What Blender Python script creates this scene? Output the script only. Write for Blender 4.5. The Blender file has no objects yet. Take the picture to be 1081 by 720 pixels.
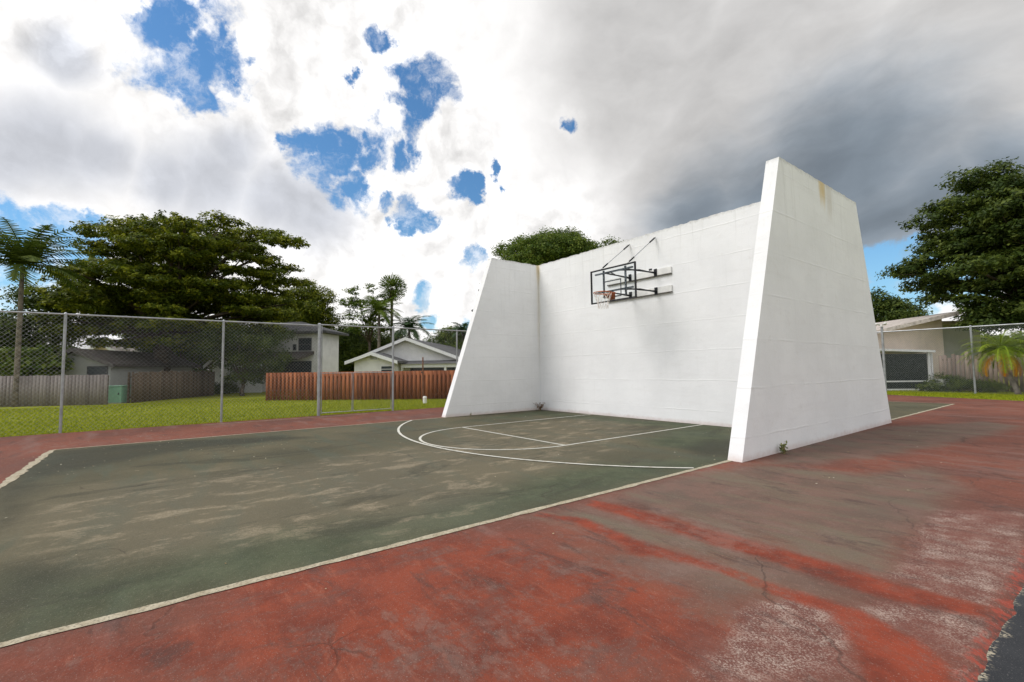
import bpy, math, random
import numpy as np
from mathutils import Vector, Matrix
random.seed(7); rng = np.random.default_rng(7)
S = bpy.context.scene
COL = S.collection
rad = math.radians

# ------------------------------------------------------------------ camera
CAM = np.array([12.2622, -10.5110, 1.3936]); YAW, PIT, ROL, FPX = .9216, .0619, -.0136, 487.78
_f = np.array([-math.sin(YAW)*math.cos(PIT), math.cos(YAW)*math.cos(PIT), math.sin(PIT)])
_r = np.array([math.cos(YAW), math.sin(YAW), 0]); _u = np.cross(_r, _f)
_r2 = _r*math.cos(ROL)+_u*math.sin(ROL); _u2 = -_r*math.sin(ROL)+_u*math.cos(ROL)
cd = bpy.data.cameras.new('camera'); cam = bpy.data.objects.new('camera', cd); COL.objects.link(cam)
cd.sensor_width = 36; cd.lens = 36*FPX/1081; cd.clip_end = 5000; cd.clip_start = .05
M4 = Matrix.Identity(4)
for i in range(3):
    M4[i][0], M4[i][1], M4[i][2], M4[i][3] = _r2[i], _u2[i], -_f[i], CAM[i]
cam.matrix_world = M4
S.camera = cam

def ray(u, v): return _f+_r2*((u-540.5)/FPX)-_u2*((v-360)/FPX)
def atd(u, v, dist):                       # point seen at (u,v), at a ground distance
    d = ray(u, v); return CAM+d*(dist/math.hypot(d[0], d[1]))
def gnd(u, v, z=0):
    d = ray(u, v); return CAM+d*((z-CAM[2])/d[2])
class Plane:                               # vertical facade plane: origin, direction along it
    def __init__(s, o, e):
        s.o = np.array([o[0], o[1], 0.]); s.e = np.array([e[0], e[1], 0.]); s.e /= np.linalg.norm(s.e)
        s.n = np.array([-s.e[1], s.e[0], 0])   # pointing away from the viewer (left of e)
    def sz(s, u, v):
        d = ray(u, v); t = ((s.o-CAM)@s.n)/(d@s.n); P = CAM+d*t
        return (P-s.o)@s.e, P[2]
    def P(s, a, z, dep=0): 
        q = s.o+s.e*a+s.n*dep; return (q[0], q[1], z)

# ------------------------------------------------------------------ node helper
class NT:
    def __init__(s, name):
        s.m = bpy.data.materials.new(name); s.m.use_nodes = True
        s.t = s.m.node_tree; s.n = s.t.nodes; s.b = s.n['Principled BSDF']
        s.b.inputs['Specular IOR Level'].default_value = .3
    def new(s, ty, **kw):
        o = s.n.new(ty)
        for k, v in kw.items(): setattr(o, k, v)
        return o
    def lk(s, a, b): s.t.links.new(a, b)
    def put(s, inp, v):
        if hasattr(v, 'is_linked') or hasattr(v, 'links'): s.lk(v, inp)
        else:
            if isinstance(v, (tuple, list)) and len(v) == 3 and inp.type == 'RGBA': v = (*v, 1)
            inp.default_value = v
    def pos(s): return s.new('ShaderNodeNewGeometry').outputs['Position']
    def scl(s, v, sc):
        o = s.new('ShaderNodeVectorMath', operation='MULTIPLY'); s.put(o.inputs[0], v); o.inputs[1].default_value = sc; return o.outputs[0]
    def noise(s, sc, det=4, rough=.55, vec=None, dist=0):
        o = s.new('ShaderNodeTexNoise'); o.inputs['Scale'].default_value = sc; o.inputs['Detail'].default_value = det
        o.inputs['Roughness'].default_value = rough; o.inputs['Distortion'].default_value = dist
        s.lk(vec if vec is not None else s.pos(), o.inputs['Vector']); return o.outputs['Fac']
    def math(s, op, a, b=0., c=0., clamp=False):
        o = s.new('ShaderNodeMath', operation=op); o.use_clamp = clamp
        s.put(o.inputs[0], a); s.put(o.inputs[1], b); s.put(o.inputs[2], c); return o.outputs[0]
    def rng(s, v, a, b, c=0., d=1., smooth=True):
        o = s.new('ShaderNodeMapRange'); o.interpolation_type = 'SMOOTHSTEP' if smooth else 'LINEAR'
        s.put(o.inputs[0], v); 
        for i, x in enumerate((a, b, c, d)): s.put(o.inputs[i+1], x)
        return o.outputs[0]
    def mix(s, f, a, b, mode='MIX'):
        o = s.new('ShaderNodeMix', data_type='RGBA', blend_type=mode)
        s.put(o.inputs[0], f); s.put(o.inputs[6], a); s.put(o.inputs[7], b); return o.outputs[2]
    def attr(s, name, k='Fac'):
        o = s.new('ShaderNodeAttribute'); o.attribute_name = name; return o.outputs[k]
    def sep(s, v):
        o = s.new('ShaderNodeSeparateXYZ'); s.lk(v, o.inputs[0]); return o.outputs
    def bump(s, h, strength=.3, dist=.02):
        o = s.new('ShaderNodeBump'); o.inputs['Strength'].default_value = strength; o.inputs['Distance'].default_value = dist
        s.lk(h, o.inputs['Height']); s.lk(o.outputs[0], s.b.inputs['Normal'])
    def out(s, col, rough=.8, metal=0):
        s.put(s.b.inputs['Base Color'], col); s.put(s.b.inputs['Roughness'], rough); s.put(s.b.inputs['Metallic'], metal); return s.m

def simple(name, col, rough=.7, metal=0, var=.25, sc=6, bump=0):
    t = NT(name); n = t.noise(sc, 5)
    dark = tuple(c*(1-var) for c in col); lite = tuple(min(1, c*(1+var)) for c in col)
    c = t.mix(t.rng(n, .3, .7), dark, lite)
    if bump: t.bump(t.noise(sc*8, 3), bump)
    return t.out(c, rough, metal)

# ------------------------------------------------------------------ mesh builder
class MB:
    def __init__(s): s.v = []; s.f = []
    def quad(s, a, b, c, d): k = len(s.v); s.v += [tuple(a), tuple(b), tuple(c), tuple(d)]; s.f.append((k, k+1, k+2, k+3))
    def tri(s, a, b, c): k = len(s.v); s.v += [tuple(a), tuple(b), tuple(c)]; s.f.append((k, k+1, k+2))
    def hexa(s, p):                         # 8 points: bottom 4 (ccw), top 4
        k = len(s.v); s.v += [tuple(q) for q in p]
        for f in ((3, 2, 1, 0), (4, 5, 6, 7), (0, 1, 5, 4), (1, 2, 6, 5), (2, 3, 7, 6), (3, 0, 4, 7)): s.f.append(tuple(k+i for i in f))
    def box(s, a, b):
        x0, y0, z0 = a; x1, y1, z1 = b
        s.hexa([(x0, y0, z0), (x1, y0, z0), (x1, y1, z0), (x0, y1, z0), (x0, y0, z1), (x1, y0, z1), (x1, y1, z1), (x0, y1, z1)])
    def pbox(s, pl, a0, a1, z0, z1, d0, d1):  # box in facade coordinates
        s.hexa([pl.P(a0, z0, d0), pl.P(a1, z0, d0), pl.P(a1, z0, d1), pl.P(a0, z0, d1), pl.P(a0, z1, d0), pl.P(a1, z1, d0), pl.P(a1, z1, d1), pl.P(a0, z1, d1)])
    def prism(s, pts, vec):                 # closed outline swept by vec
        k = len(s.v); n = len(pts); vec = np.array(vec)
        s.v += [tuple(p) for p in pts]+[tuple(np.array(p)+vec) for p in pts]
        s.f.append(tuple(range(k, k+n))); s.f.append(tuple(range(k+2*n-1, k+n-1, -1)))
        for i in range(n): j = (i+1) % n; s.f.append((k+i, k+n+i, k+n+j, k+j))
    def tube(s, pts, radii, n=8, cap=True):
        pts = [np.array(p, float) for p in pts]
        if not hasattr(radii, '__len__'): radii = [radii]*len(pts)
        k = len(s.v)
        for i, p in enumerate(pts):
            t = pts[min(i+1, len(pts)-1)]-pts[max(i-1, 0)]; t /= (np.linalg.norm(t)+1e-9)
            a = np.array([0, 0, 1.]) if abs(t[2]) < .9 else np.array([1., 0, 0])
            x = np.cross(t, a); x /= np.linalg.norm(x); y = np.cross(t, x)
            for j in range(n):
                w = 2*math.pi*j/n; s.v.append(tuple(p+(x*math.cos(w)+y*math.sin(w))*radii[i]))
        for i in range(len(pts)-1):
            for j in range(n):
                a = k+i*n+j; b = k+i*n+(j+1) % n; s.f.append((a, b, b+n, a+n))
        if cap: s.f.append(tuple(k+j for j in range(n-1, -1, -1))); e = k+(len(pts)-1)*n; s.f.append(tuple(e+j for j in range(n)))
    def build(s, name, mat, parent=None, smooth=False, bevel=0):
        me = bpy.data.meshes.new(name); off = np.array(parent_loc(parent)) if parent else np.zeros(3)
        me.from_pydata([tuple(np.array(v)-off) for v in s.v], [], s.f); me.update()
        o = bpy.data.objects.new(name, me); COL.objects.link(o)
        if mat: me.materials.append(mat)
        if smooth: me.polygons.foreach_set('use_smooth', [True]*len(me.polygons))
        if parent: o.parent = parent
        if bevel:
            m = o.modifiers.new('bevel', 'BEVEL'); m.width = bevel; m.segments = 2; m.limit_method = 'ANGLE'
        return o
ROOTLOC = {}
def parent_loc(p): return ROOTLOC[p.name]
_reg = MB.build
def _b(s, name, mat, parent=None, **k):
    o = _reg(s, name, mat, parent, **k); ROOTLOC[o.name] = ROOTLOC[parent.name] if parent else (0, 0, 0); return o
MB.build = _b

def tag(o, label=None, cat=None, group=None, kind=None):
    if label: o['label'] = label
    if cat: o['category'] = cat
    if group: o['group'] = group
    if kind: o['kind'] = kind
    return o
def thing(name, loc, label, cat, group=None):
    o = bpy.data.objects.new(name, None); COL.objects.link(o); o.location = tuple(float(c) for c in loc)
    o.empty_display_size = .2; ROOTLOC[o.name] = tuple(float(c) for c in loc); return tag(o, label, cat, group)

def fast_mesh(name, V, F, mat, parent=None, attrs=None, face_rnd=None):
    """V (n,3) F (m,k) numpy arrays of one polygon size"""
    off = np.array(parent_loc(parent)) if parent else np.zeros(3)
    me = bpy.data.meshes.new(name); n, m, k = len(V), len(F), F.shape[1]
    me.vertices.add(n); me.vertices.foreach_set('co', (V-off).astype(np.float32).ravel())
    me.loops.add(m*k); me.loops.foreach_set('vertex_index', F.astype(np.int32).ravel())
    me.polygons.add(m); me.polygons.foreach_set('loop_start', (np.arange(m)*k).astype(np.int32)); me.polygons.foreach_set('loop_total', np.full(m, k, np.int32))
    me.update(calc_edges=True)
    if attrs:
        for nm, a in attrs.items():
            at = me.attributes.new(nm, 'FLOAT', 'POINT'); at.data.foreach_set('value', a.astype(np.float32))
    if face_rnd is not None:
        at = me.attributes.new('rnd', 'FLOAT', 'FACE'); at.data.foreach_set('value', face_rnd.astype(np.float32))
    me.materials.append(mat)
    o = bpy.data.objects.new(name, me); COL.objects.link(o)
    if parent: o.parent = parent
    ROOTLOC[o.name] = ROOTLOC[parent.name] if parent else (0, 0, 0)
    return o

# ------------------------------------------------------------------ leaves
def unit(a): return a/(np.linalg.norm(a, axis=-1, keepdims=True)+1e-9)
def leaf_quads(C, N, size, aspect=.5):
    n = len(C); N = unit(N); t = unit(np.cross(N, rng.normal(size=(n, 3)))); b = np.cross(N, t)
    s = (size*rng.uniform(.6, 1.3, n))[:, None]
    V = np.stack([C-t*s*.5, C+b*s*aspect*.5+N*s*.06, C+t*s*.5, C-b*s*aspect*.5+N*s*.06], 1).reshape(-1, 3)
    return V, np.arange(n*4).reshape(n, 4)
def clump_leaves(clumps, dens, size, upbias=.6, aspect=.5, gap=.35):
    """clumps: (cx,cy,cz,rx,ry,rz); leaves gathered in sub-tufts so that gaps stay open"""
    Cs, Ns, Rs = [], [], []
    for c in clumps:
        c = np.array(c, float); r = c[3:6]
        vol = (r[0]*r[1]*r[2])**(2/3)
        nt = max(4, int(dens*vol*.045)); per = 26
        d = unit(rng.normal(size=(nt, 3))); rr = rng.uniform(gap, 1, (nt, 1))**.6
        T = c[:3]+d*r*rr
        tr = .34*min(1., r.min()*1.2)+.10
        L = T[:, None, :]+rng.normal(size=(nt, per, 3))*np.array([tr, tr, tr*.55])*.62
        nn = d[:, None, :]*.6+np.array([0, 0, upbias])+rng.normal(size=(nt, per, 3))*.45
        Cs.append(L.reshape(-1, 3)); Ns.append(nn.reshape(-1, 3))
        base = rng.uniform(.15, .85, (nt, 1))
        Rs.append(np.clip(base+rng.normal(size=(nt, per))*.16, 0, 1).ravel())
    C = np.concatenate(Cs); N = np.concatenate(Ns); R = np.concatenate(Rs)
    return C, N, R, size, aspect
def leaf_mat(name, c0, c1, c2, rough=.55, trans=.35):
    t = NT(name); r = t.attr('rnd'); ra = t.new('ShaderNodeValToRGB'); t.lk(r, ra.inputs[0])
    e = ra.color_ramp.elements; e[0].color = (*c0, 1); e[0].position = .1; e[1].color = (*c2, 1); e[1].position = .92
    m = e.new(.55); m.color = (*c1, 1)
    t.out(ra.outputs[0], rough); t.b.inputs['Specular IOR Level'].default_value = .2
    tr = t.new('ShaderNodeBsdfTranslucent'); t.lk(ra.outputs[0], tr.inputs[0])
    mx = t.new('ShaderNodeMixShader'); mx.inputs[0].default_value = trans
    t.lk(t.b.outputs[0], mx.inputs[1]); t.lk(tr.outputs[0], mx.inputs[2]); t.lk(mx.outputs[0], t.n['Material Output'].inputs[0])
    return t.m
bark = simple('bark', (.085, .065, .05), .9, sc=5, var=.4, bump=.5)
bark_pale = simple('pale_bark', (.16, .135, .11), .9, sc=5, var=.4, bump=.5)
L_olive = leaf_mat('leaf_olive', (.045, .070, .007), (.12, .155, .011), (.28, .29, .020))
L_dark = leaf_mat('leaf_dark', (.028, .052, .010), (.066, .10, .016), (.14, .175, .028))
L_fresh = leaf_mat('leaf_fresh', (.045, .085, .010), (.10, .155, .018), (.19, .23, .035))
L_palm = leaf_mat('leaf_palm', (.02, .05, .022), (.05, .095, .035), (.10, .15, .055))
L_yel = leaf_mat('leaf_yellow_green', (.11, .19, .012), (.22, .30, .02), (.40, .44, .05), trans=.35)
L_org = leaf_mat('leaf_orange', (.42, .15, .01), (.60, .26, .015), (.65, .40, .04), trans=.35)

def tree(name, base, clumps, mat, label, cat='tree', group=None, dens=900, size=.2, trunk_r=.25, fork=None, barkm=bark, upbias=.6, limbs=14, aspect=.5, gap=.35, n_trunks=1):
    base = np.array(base, float); root = thing(name, base, label, cat, group)
    C = np.array(clumps, float)
    fz = fork if fork is not None else base[2]+(C[:, 2].min()-base[2])*.8
    mb = MB(); top = np.array([base[0], base[1], fz])
    for k in range(n_trunks):
        o = np.array([rng.normal()*.4, rng.normal()*.4, 0]) if k else np.zeros(3)
        p = [base+o+np.array([0, 0, -.1]), base+o+(top-base)*.33+[.08, -.05, 0], base+o+(top-base)*.66+[-.06, .06, 0], top+o*1.6]
        mb.tube(p, [trunk_r*1.35, trunk_r, trunk_r*.9, trunk_r*.75], 10)
    idx = rng.permutation(len(C))[:limbs]
    for i in idx:
        e = C[i, :3]-[0, 0, C[i, 5]*.3]; d = e-top
        m1 = top+d*.35+np.array([0, 0, abs(d[2])*.12+.1]); m2 = top+d*.7+np.array([rng.normal()*.2, rng.normal()*.2, abs(d[2])*.1])
        r0 = trunk_r*rng.uniform(.32, .5)
        mb.tube([top-[0, 0, .3], m1, m2, e], [r0, r0*.7, r0*.42, r0*.15], 6)
        for q in range(2):
            e2 = e+rng.uniform(-.6, .6, 3)*C[i, 3:6]; mb.tube([m2, (m2+e2)/2+[0, 0, .1], e2], [r0*.3, r0*.2, r0*.06], 4)
    mb.build('trunk', barkm, root, smooth=True)
    c, n, r, s, a = clump_leaves(clumps, dens, size, upbias, aspect, gap)
    V, F = leaf_quads(c, n, s, a)
    fast_mesh('crown', V, F, mat, root, face_rnd=r)
    return root

def frond(mbV, root, direction, length, droop, leaf_len, rnd, n=26, width=.045, lift=.5, vshape=.5):
    """one pinnate frond; appends quads"""
    d = unit(np.array([direction[0], direction[1], 0.])); side = np.array([-d[1], d[0], 0]); pts = []
    for i in range(n+1):
        t = i/n; a = lift-droop*t*t
        pts.append(t)
    P = [np.array(root, float)]; ang = math.atan(lift)
    for i in range(n):
        t = i/n; a = ang-droop*t*1.6
        P.append(P[-1]+(d*math.cos(a)+np.array([0, 0, math.sin(a)]))*length/n)
    for i in range(2, n+1):
        t = i/n; tang = unit(P[i]-P[i-1]); ll = leaf_len*(math.sin(math.pi*min(1, .12+t*.86))**.6)
        up = np.cross(side, tang); up = up*(1 if up[2] > 0 else -1)
        for sgn in (-1, 1):
            v = unit(side*sgn*.9+tang*.55-np.array([0, 0, 1])*vshape*rng.uniform(.5, 1.2)+up*.15)
            w = unit(np.cross(v, up))*width*.5
            a = P[i]; e = a+v*ll*rng.uniform(.85, 1.1)
            mbV.append((a-w, a+w, e+w*.25, e-w*.25, rnd+rng.normal()*.12))
        w = side*.02; mbV.append((P[i-1]-w, P[i-1]+w, P[i]+w, P[i]-w, .5))
def quads_obj(name, L, mat, root):
    V = np.array([q[:4] for q in L], float).reshape(-1, 3); F = np.arange(len(V)).reshape(-1, 4)
    return fast_mesh(name, V, F, mat, root, face_rnd=np.clip(np.array([q[4] for q in L]), 0, 1))
def palm(name, base, topz, label, n=16, length=2.6, leaf=.6, mat=None, trunk_r=.16, lean=(0, 0), group=None, droop=.9, lift=(.1, 1.4), width=.05, lower=None, barkm=bark_pale, cat='palm tree'):
    base = np.array(base, float); root = thing(name, base, label, cat, group); mat = mat or L_palm
    top = np.array([base[0]+lean[0], base[1]+lean[1], topz]); mid = (base+top)/2+np.array([lean[0]*.15, lean[1]*.15, 0])
    mb = MB(); mb.tube([base-[0, 0, .1], base+(mid-base)*.3, mid, top], [trunk_r*1.4, trunk_r*1.05, trunk_r, trunk_r*.8], 10); mb.build('trunk', barkm, root, smooth=True)
    L = []
    for k in range(n):
        a = 2.4*k+rng.normal()*.15; l = lift[0]+(lift[1]-lift[0])*(k/n)
        frond(L, top, (math.cos(a), math.sin(a)), length*rng.uniform(.85, 1.1), droop*rng.uniform(.8, 1.2), leaf, rng.uniform(.25, .75), width=width, lift=math.tan(min(l, 1.4)))
    quads_obj('crown', L, mat, root)
    if lower:
        L = []
        for k in range(lower):
            a = 2.4*k+.7
            frond(L, top-[0, 0, .12], (math.cos(a), math.sin(a)), length*.82, droop*1.1, leaf*.9, rng.uniform(.2, .8), width=width, lift=-.15)
        quads_obj('old_frond', L, L_org, root)
    return root
def fan_palm(name, base, topz, label, r=1.2, trunk_r=.14):
    base = np.array(base, float); root = thing(name, base, label, 'palm tree'); top = np.array([base[0], base[1], topz])
    mb = MB(); mb.tube([base-[0, 0, .1], (base+top)/2, top], [trunk_r*1.3, trunk_r, trunk_r], 10); mb.build('trunk', bark_pale, root, smooth=True)
    L = []; D = []
    for k in range(42):
        d = unit(rng.normal(size=3)+[0, 0, .35]); st = top+d*r*.22
        s = unit(np.cross(d, [0, 0, 1.])); u2 = np.cross(s, d); ph = rng.uniform(-1.3, 1.3); s, u2 = s*math.cos(ph)+u2*math.sin(ph), u2*math.cos(ph)-s*math.sin(ph); L.append((top-s*.012, top+s*.012, st+s*.012, st-s*.012, .5)); rn = rng.uniform(.2, .8)
        for j in range(13):
            a = (j-6)/6*1.15; v = unit(d*math.cos(a)+s*math.sin(a)-np.array([0, 0, .25])); w = unit(np.cross(v, u2))*.035
            e = st+v*r*.8*rng.uniform(.85, 1.1); L.append((st-w*.3, st+w*.3, e+w, e-w, rn+rng.normal()*.1))
    quads_obj('crown', L, L_fresh, root)
    for k in range(18):
        a = rng.uniform(0, 6.28); p = top+[0, 0, -.3-rng.uniform(0, .6)]; e = p+np.array([math.cos(a)*.4, math.sin(a)*.4, -.55]); w = np.array([-math.sin(a), math.cos(a), 0])*.14
        D.append((p-w*.2, p+w*.2, e+w, e-w, rng.uniform(0, 1)))
    quads_obj('dead_frond_skirt', D, leaf_mat('dead_frond', (.10, .06, .03), (.18, .11, .06), (.25, .17, .10)), root)
    return root

# ------------------------------------------------------------------ court surface
def sd_poly(X, Y, poly):
    poly = np.array(poly, float); d = np.full(X.shape, 1e9); ins = np.zeros(X.shape, bool)
    for i in range(len(poly)):
        a = poly[i]; b = poly[(i+1) % len(poly)]; e = b-a
        t = np.clip(((X-a[0])*e[0]+(Y-a[1])*e[1])/(e@e+1e-12), 0, 1)
        d = np.minimum(d, np.hypot(X-a[0]-t*e[0], Y-a[1]-t*e[1]))
        c = ((a[1] > Y) != (b[1] > Y)) & (X < e[0]*(Y-a[1])/(e[1]+1e-12)+a[0]); ins ^= c
    return np.where(ins, d, -d)
def pxpoly(pts, o=(0, 0), k=1.): return [gnd(o[0]+x/k, o[1]+y/k)[:2] for x, y in pts]
R7 = dict(o=(540, 440), k=1.998)
PATCH = dict(
 sd_streak=[
  pxpoly([(165,176),(240,188),(400,235),(550,275),(640,300),(800,350),(900,375),(1012,404),(1005,422),(900,407),(770,380),(680,352),(560,308),(430,270),(300,228),(165,187)], **R7),
  pxpoly([(60,203),(150,213),(250,255),(330,280),(440,312),(530,350),(640,378),(740,413),(830,458),(900,508),(945,575),(745,575),(725,500),(712,450),(680,412),(560,378),(480,340),(400,314),(300,292),(252,292),(240,272),(140,225),(50,208)], **R7)],
 sd_rust=[pxpoly([(230,610),(330,575),(460,566),(545,566),(600,590),(650,598),(700,612),(745,640),(790,662),(765,690),(742,719),(735,719),(200,719)]),
          pxpoly([(540,565),(520,600),(100,680),(0,700),(0,719),(540,719)])],
 sd_worn=[pxpoly([(20,215),(165,190),(430,262),(560,300),(690,350),(770,378),(640,380),(520,350),(440,312),(250,258),(140,222)], **R7),
          pxpoly([(190,178),(330,130),(520,100),(720,120),(880,105),(960,150),(900,195),(850,250),(805,335),(690,310),(560,272),(400,232),(240,186)], **R7),
          pxpoly([(100,275),(250,290),(440,318),(530,355),(600,375),(490,400),(420,410),(340,350),(200,305)], **R7),
          pxpoly([(560,60),(800,20),(1000,10),(1075,20),(1000,40),(800,80),(640,100),(540,100)], **R7)],
 sd_aggr=[pxpoly([(905,195),(1081,200),(1081,320),(1010,400),(900,372),(805,340),(850,260)], **R7),
          pxpoly([(770,380),(900,410),(1005,425),(985,480),(970,558),(940,558),(900,503),(830,455),(750,410)], **R7),
          pxpoly([(620,375),(690,408),(712,450),(728,520),(742,558),(400,558),(400,540),(460,480),(500,395)], **R7)],
 sd_tan=[pxpoly([(40,545),(110,512),(220,500),(330,486),(430,474),(520,466),(600,470),(660,472),(560,500),(520,535),(430,560),(300,560),(200,590),(100,600)]),
         pxpoly([(480,455),(560,446),(620,442),(690,450),(640,468),(560,476),(480,470)]) ],
 sd_dark=[pxpoly([(0,515),(57,476),(180,466),(300,460),(330,462),(200,474),(110,490),(40,505),(0,560)]),
          pxpoly([(0,600),(50,592),(90,604),(40,625),(0,640)]),
          pxpoly([(720,472),(768,464),(800,475),(790,481),(740,482)])],
 sd_moss=[pxpoly([(0,610),(120,600),(300,560),(420,540),(560,505),(640,490),(760,482),(768,486),(540,546),(0,678)]),
          pxpoly([(700,454),(773,450),(772,470),(740,474),(690,470)]),
          pxpoly([(480,446),(569,434),(650,442),(772,451),(740,455),(620,443),(569,438)])],
)
XE, XW = 11.82, -3.55
nx, ny = 205, 400
gx = np.linspace(XW, XE, nx); ty = np.linspace(0, 1, ny)
GX = np.repeat(gx[None, :], ny, 0)
ymax = np.clip(16.5-.4*(gx-5.5), 13.6, 18.5)
GY = -19+(ymax[None, :]+19)*ty[:, None]
VX, VY = GX.ravel().copy(), GY.ravel().copy()
VZ = np.full(len(VX), -.001)
att = {k: np.max([sd_poly(VX, VY, p) for p in v], 0) for k, v in PATCH.items()}
WC, YB, YT = 8.66, -12.1, 11.4
att['sd_green'] = np.minimum(np.minimum(VX, WC-VX), np.minimum(VY-YB, YT-VY))
ii = np.arange(nx*ny).reshape(ny, nx); edge = ii[:, -1]
VX[edge] += np.interp(VY[edge], np.arange(-20, 20, .13), rng.normal(size=308)*.014); VZ[edge] -= .03
VZ[ii[:, 0]] -= .03; VX[ii[:, 0]] += rng.normal(size=ny)*.02; VZ[ii[-1]] -= .03
F = np.stack([ii[:-1, :-1].ravel(), ii[:-1, 1:].ravel(), ii[1:, 1:].ravel(), ii[1:, :-1].ravel()], 1)

t = NT('court_paint')
P = t.pos(); nA = t.noise(.55, 5, .6); nB = t.noise(2.2, 6, .65); nC = t.noise(14, 5, .7); nD = t.noise(90, 3, .6); nE = t.noise(.25, 3)
stre = t.noise(1.4, 5, .65, t.scl(P, (.35, 1.6, 1)), .4)
nC2 = t.math('ADD', t.math('MULTIPLY', nB, .5), t.math('MULTIPLY', t.noise(10, 6, .75), .5)); fine = t.rng(t.noise(160, 2, .7), .35, .7)
def m(name, amp=.35, w=.1, n=nB, off=0.):
    a = t.attr(name); s = t.math('MULTIPLY_ADD', t.math('SUBTRACT', n, .5), amp*2, a)
    return t.rng(s, off-w, off+w)
# red paint
red = t.mix(t.rng(nA, .35, .65), (.120, .048, .034), (.195, .064, .040))
red = t.mix(t.math('MULTIPLY', t.rng(stre, .5, .68), .6), red, (.20, .115, .095))
red = t.mix(t.math('MULTIPLY', t.rng(nC, .52, .70), .45), red, (.28, .125, .10))
rust = t.mix(t.rng(t.noise(1.7, 6, .7), .35, .62), (.135, .034, .021), (.225, .052, .027))
rust = t.mix(t.math('MULTIPLY', t.rng(t.noise(3.3, 7, .75, t.scl(P, (1.2, .5, 1))), .48, .64), .75), rust, (.13, .062, .048))
rust = t.mix(t.math('MULTIPLY', t.rng(t.noise(9, 6, .75, t.scl(P, (.35, 1.5, 1)), .5), .54, .68), .5), rust, (.30, .10, .06))
red = t.mix(m('sd_rust', .6, .35, nA), red, rust)
worn = t.mix(t.rng(nB, .35, .65), (.112, .084, .064), (.160, .102, .080))
worn = t.mix(t.rng(stre, .45, .65), worn, (.135, .115, .080))
red = t.mix(t.math('MULTIPLY', m('sd_worn', .35, .22), .85), red, worn)
agn = t.math('ADD', t.math('MULTIPLY', t.noise(85, 3, .8), .65), t.math('MULTIPLY', t.noise(7, 4, .7), .35))
ag = t.mix(t.rng(agn, .46, .60), (.13, .052, .040), (.38, .29, .24))
ag = t.mix(t.math('MULTIPLY', t.rng(t.noise(1.7, 6, .7), .46, .62), .7), ag, (.16, .058, .042))
red = t.mix(m('sd_aggr', .22, .07, nC2), red, ag)
stk = t.mix(t.rng(nB, .35, .65), (.13, .030, .018), (.25, .050, .025))
stk = t.mix(t.math('MULTIPLY', t.rng(t.noise(5, 5, .7), .5, .7), .5), stk, (.20, .08, .055))
red = t.mix(m('sd_streak', .16, .05, nC2), red, stk)
# asphalt side: chipped bright paint
x = t.sep(P)[0]
red = t.mix(t.math('MULTIPLY', t.rng(t.math('MULTIPLY_ADD', nC, .28, x), 11.86, 11.93), .85), red, t.mix(t.rng(nC, .42, .56), (.07, .042, .036), (.30, .055, .034)))
smr = t.rng(t.noise(2.6, 7, .75, t.scl(P, (.5, 1.3, 1)), .6), .53, .66)
red = t.mix(t.math('MULTIPLY', smr, .6), red, (.065, .040, .034))
red = t.mix(t.math('MULTIPLY', t.rng(t.noise(26, 5, .8), .56, .68), .45), red, (.27, .15, .12))
red = t.mix(t.math('MULTIPLY', t.rng(t.noise(32, 5, .8), .56, .70), .45), red, (.06, .038, .032))
flk = t.math('ADD', t.math('MULTIPLY', nA, .45), t.math('MULTIPLY', t.noise(6, 8, .8, t.scl(P, (.8, 1.1, 1))), .55))
red = t.mix(t.math('MULTIPLY', t.rng(flk, .535, .56), .22), red, (.13, .10, .085))
red = t.mix(t.math('MULTIPLY', t.rng(flk, .57, .59), .22), red, (.24, .155, .125))
# green paint
grn = t.mix(t.rng(nA, .35, .65), (.072, .066, .038), (.112, .098, .060))
grn = t.mix(t.math('MULTIPLY', t.rng(stre, .45, .66), .6), grn, (.072, .084, .058))
grn = t.mix(t.math('MULTIPLY', m('sd_moss', .45, .4, nA), .8), grn, t.mix(t.rng(nB, .35, .65), (.042, .056, .030), (.078, .094, .054)))
tn = t.noise(2.0, 8, .72, t.scl(P, (1.5, .7, 1)), .3)
tmask = t.math('MULTIPLY', m('sd_tan', .5, .5, nA), t.rng(tn, .51, .62))
tmask = t.math('MULTIPLY', tmask, t.rng(t.noise(40, 3, .7), .35, .6, .35, 1))
grn = t.mix(t.math('MULTIPLY', tmask, .8), grn, (.33, .27, .18))
grn = t.mix(t.math('MULTIPLY', m('sd_tan', .6, .6, nA), .35), grn, (.165, .140, .098))
grn = t.mix(t.math('MULTIPLY', m('sd_dark', .35, .3), .72), grn, (.030, .032, .022))
# tyre-like dark scuffs
grn = t.mix(t.math('MULTIPLY', t.rng(t.noise(.9, 6, .7, t.scl(P, (1.3, .45, 1)), .8), .53, .66), .55), grn, (.040, .040, .026))
grn = t.mix(t.math('MULTIPLY', t.rng(t.noise(24, 6, .8), .55, .68), .4), grn, (.20, .175, .12))
grn = t.mix(t.math('MULTIPLY', t.rng(t.noise(28, 5, .8), .55, .70), .5), grn, (.035, .035, .024))
base = t.mix(t.rng(t.math('MULTIPLY_ADD', t.math('SUBTRACT', nC, .5), .05, t.attr('sd_green')), -.008, .008), red, grn)
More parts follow.
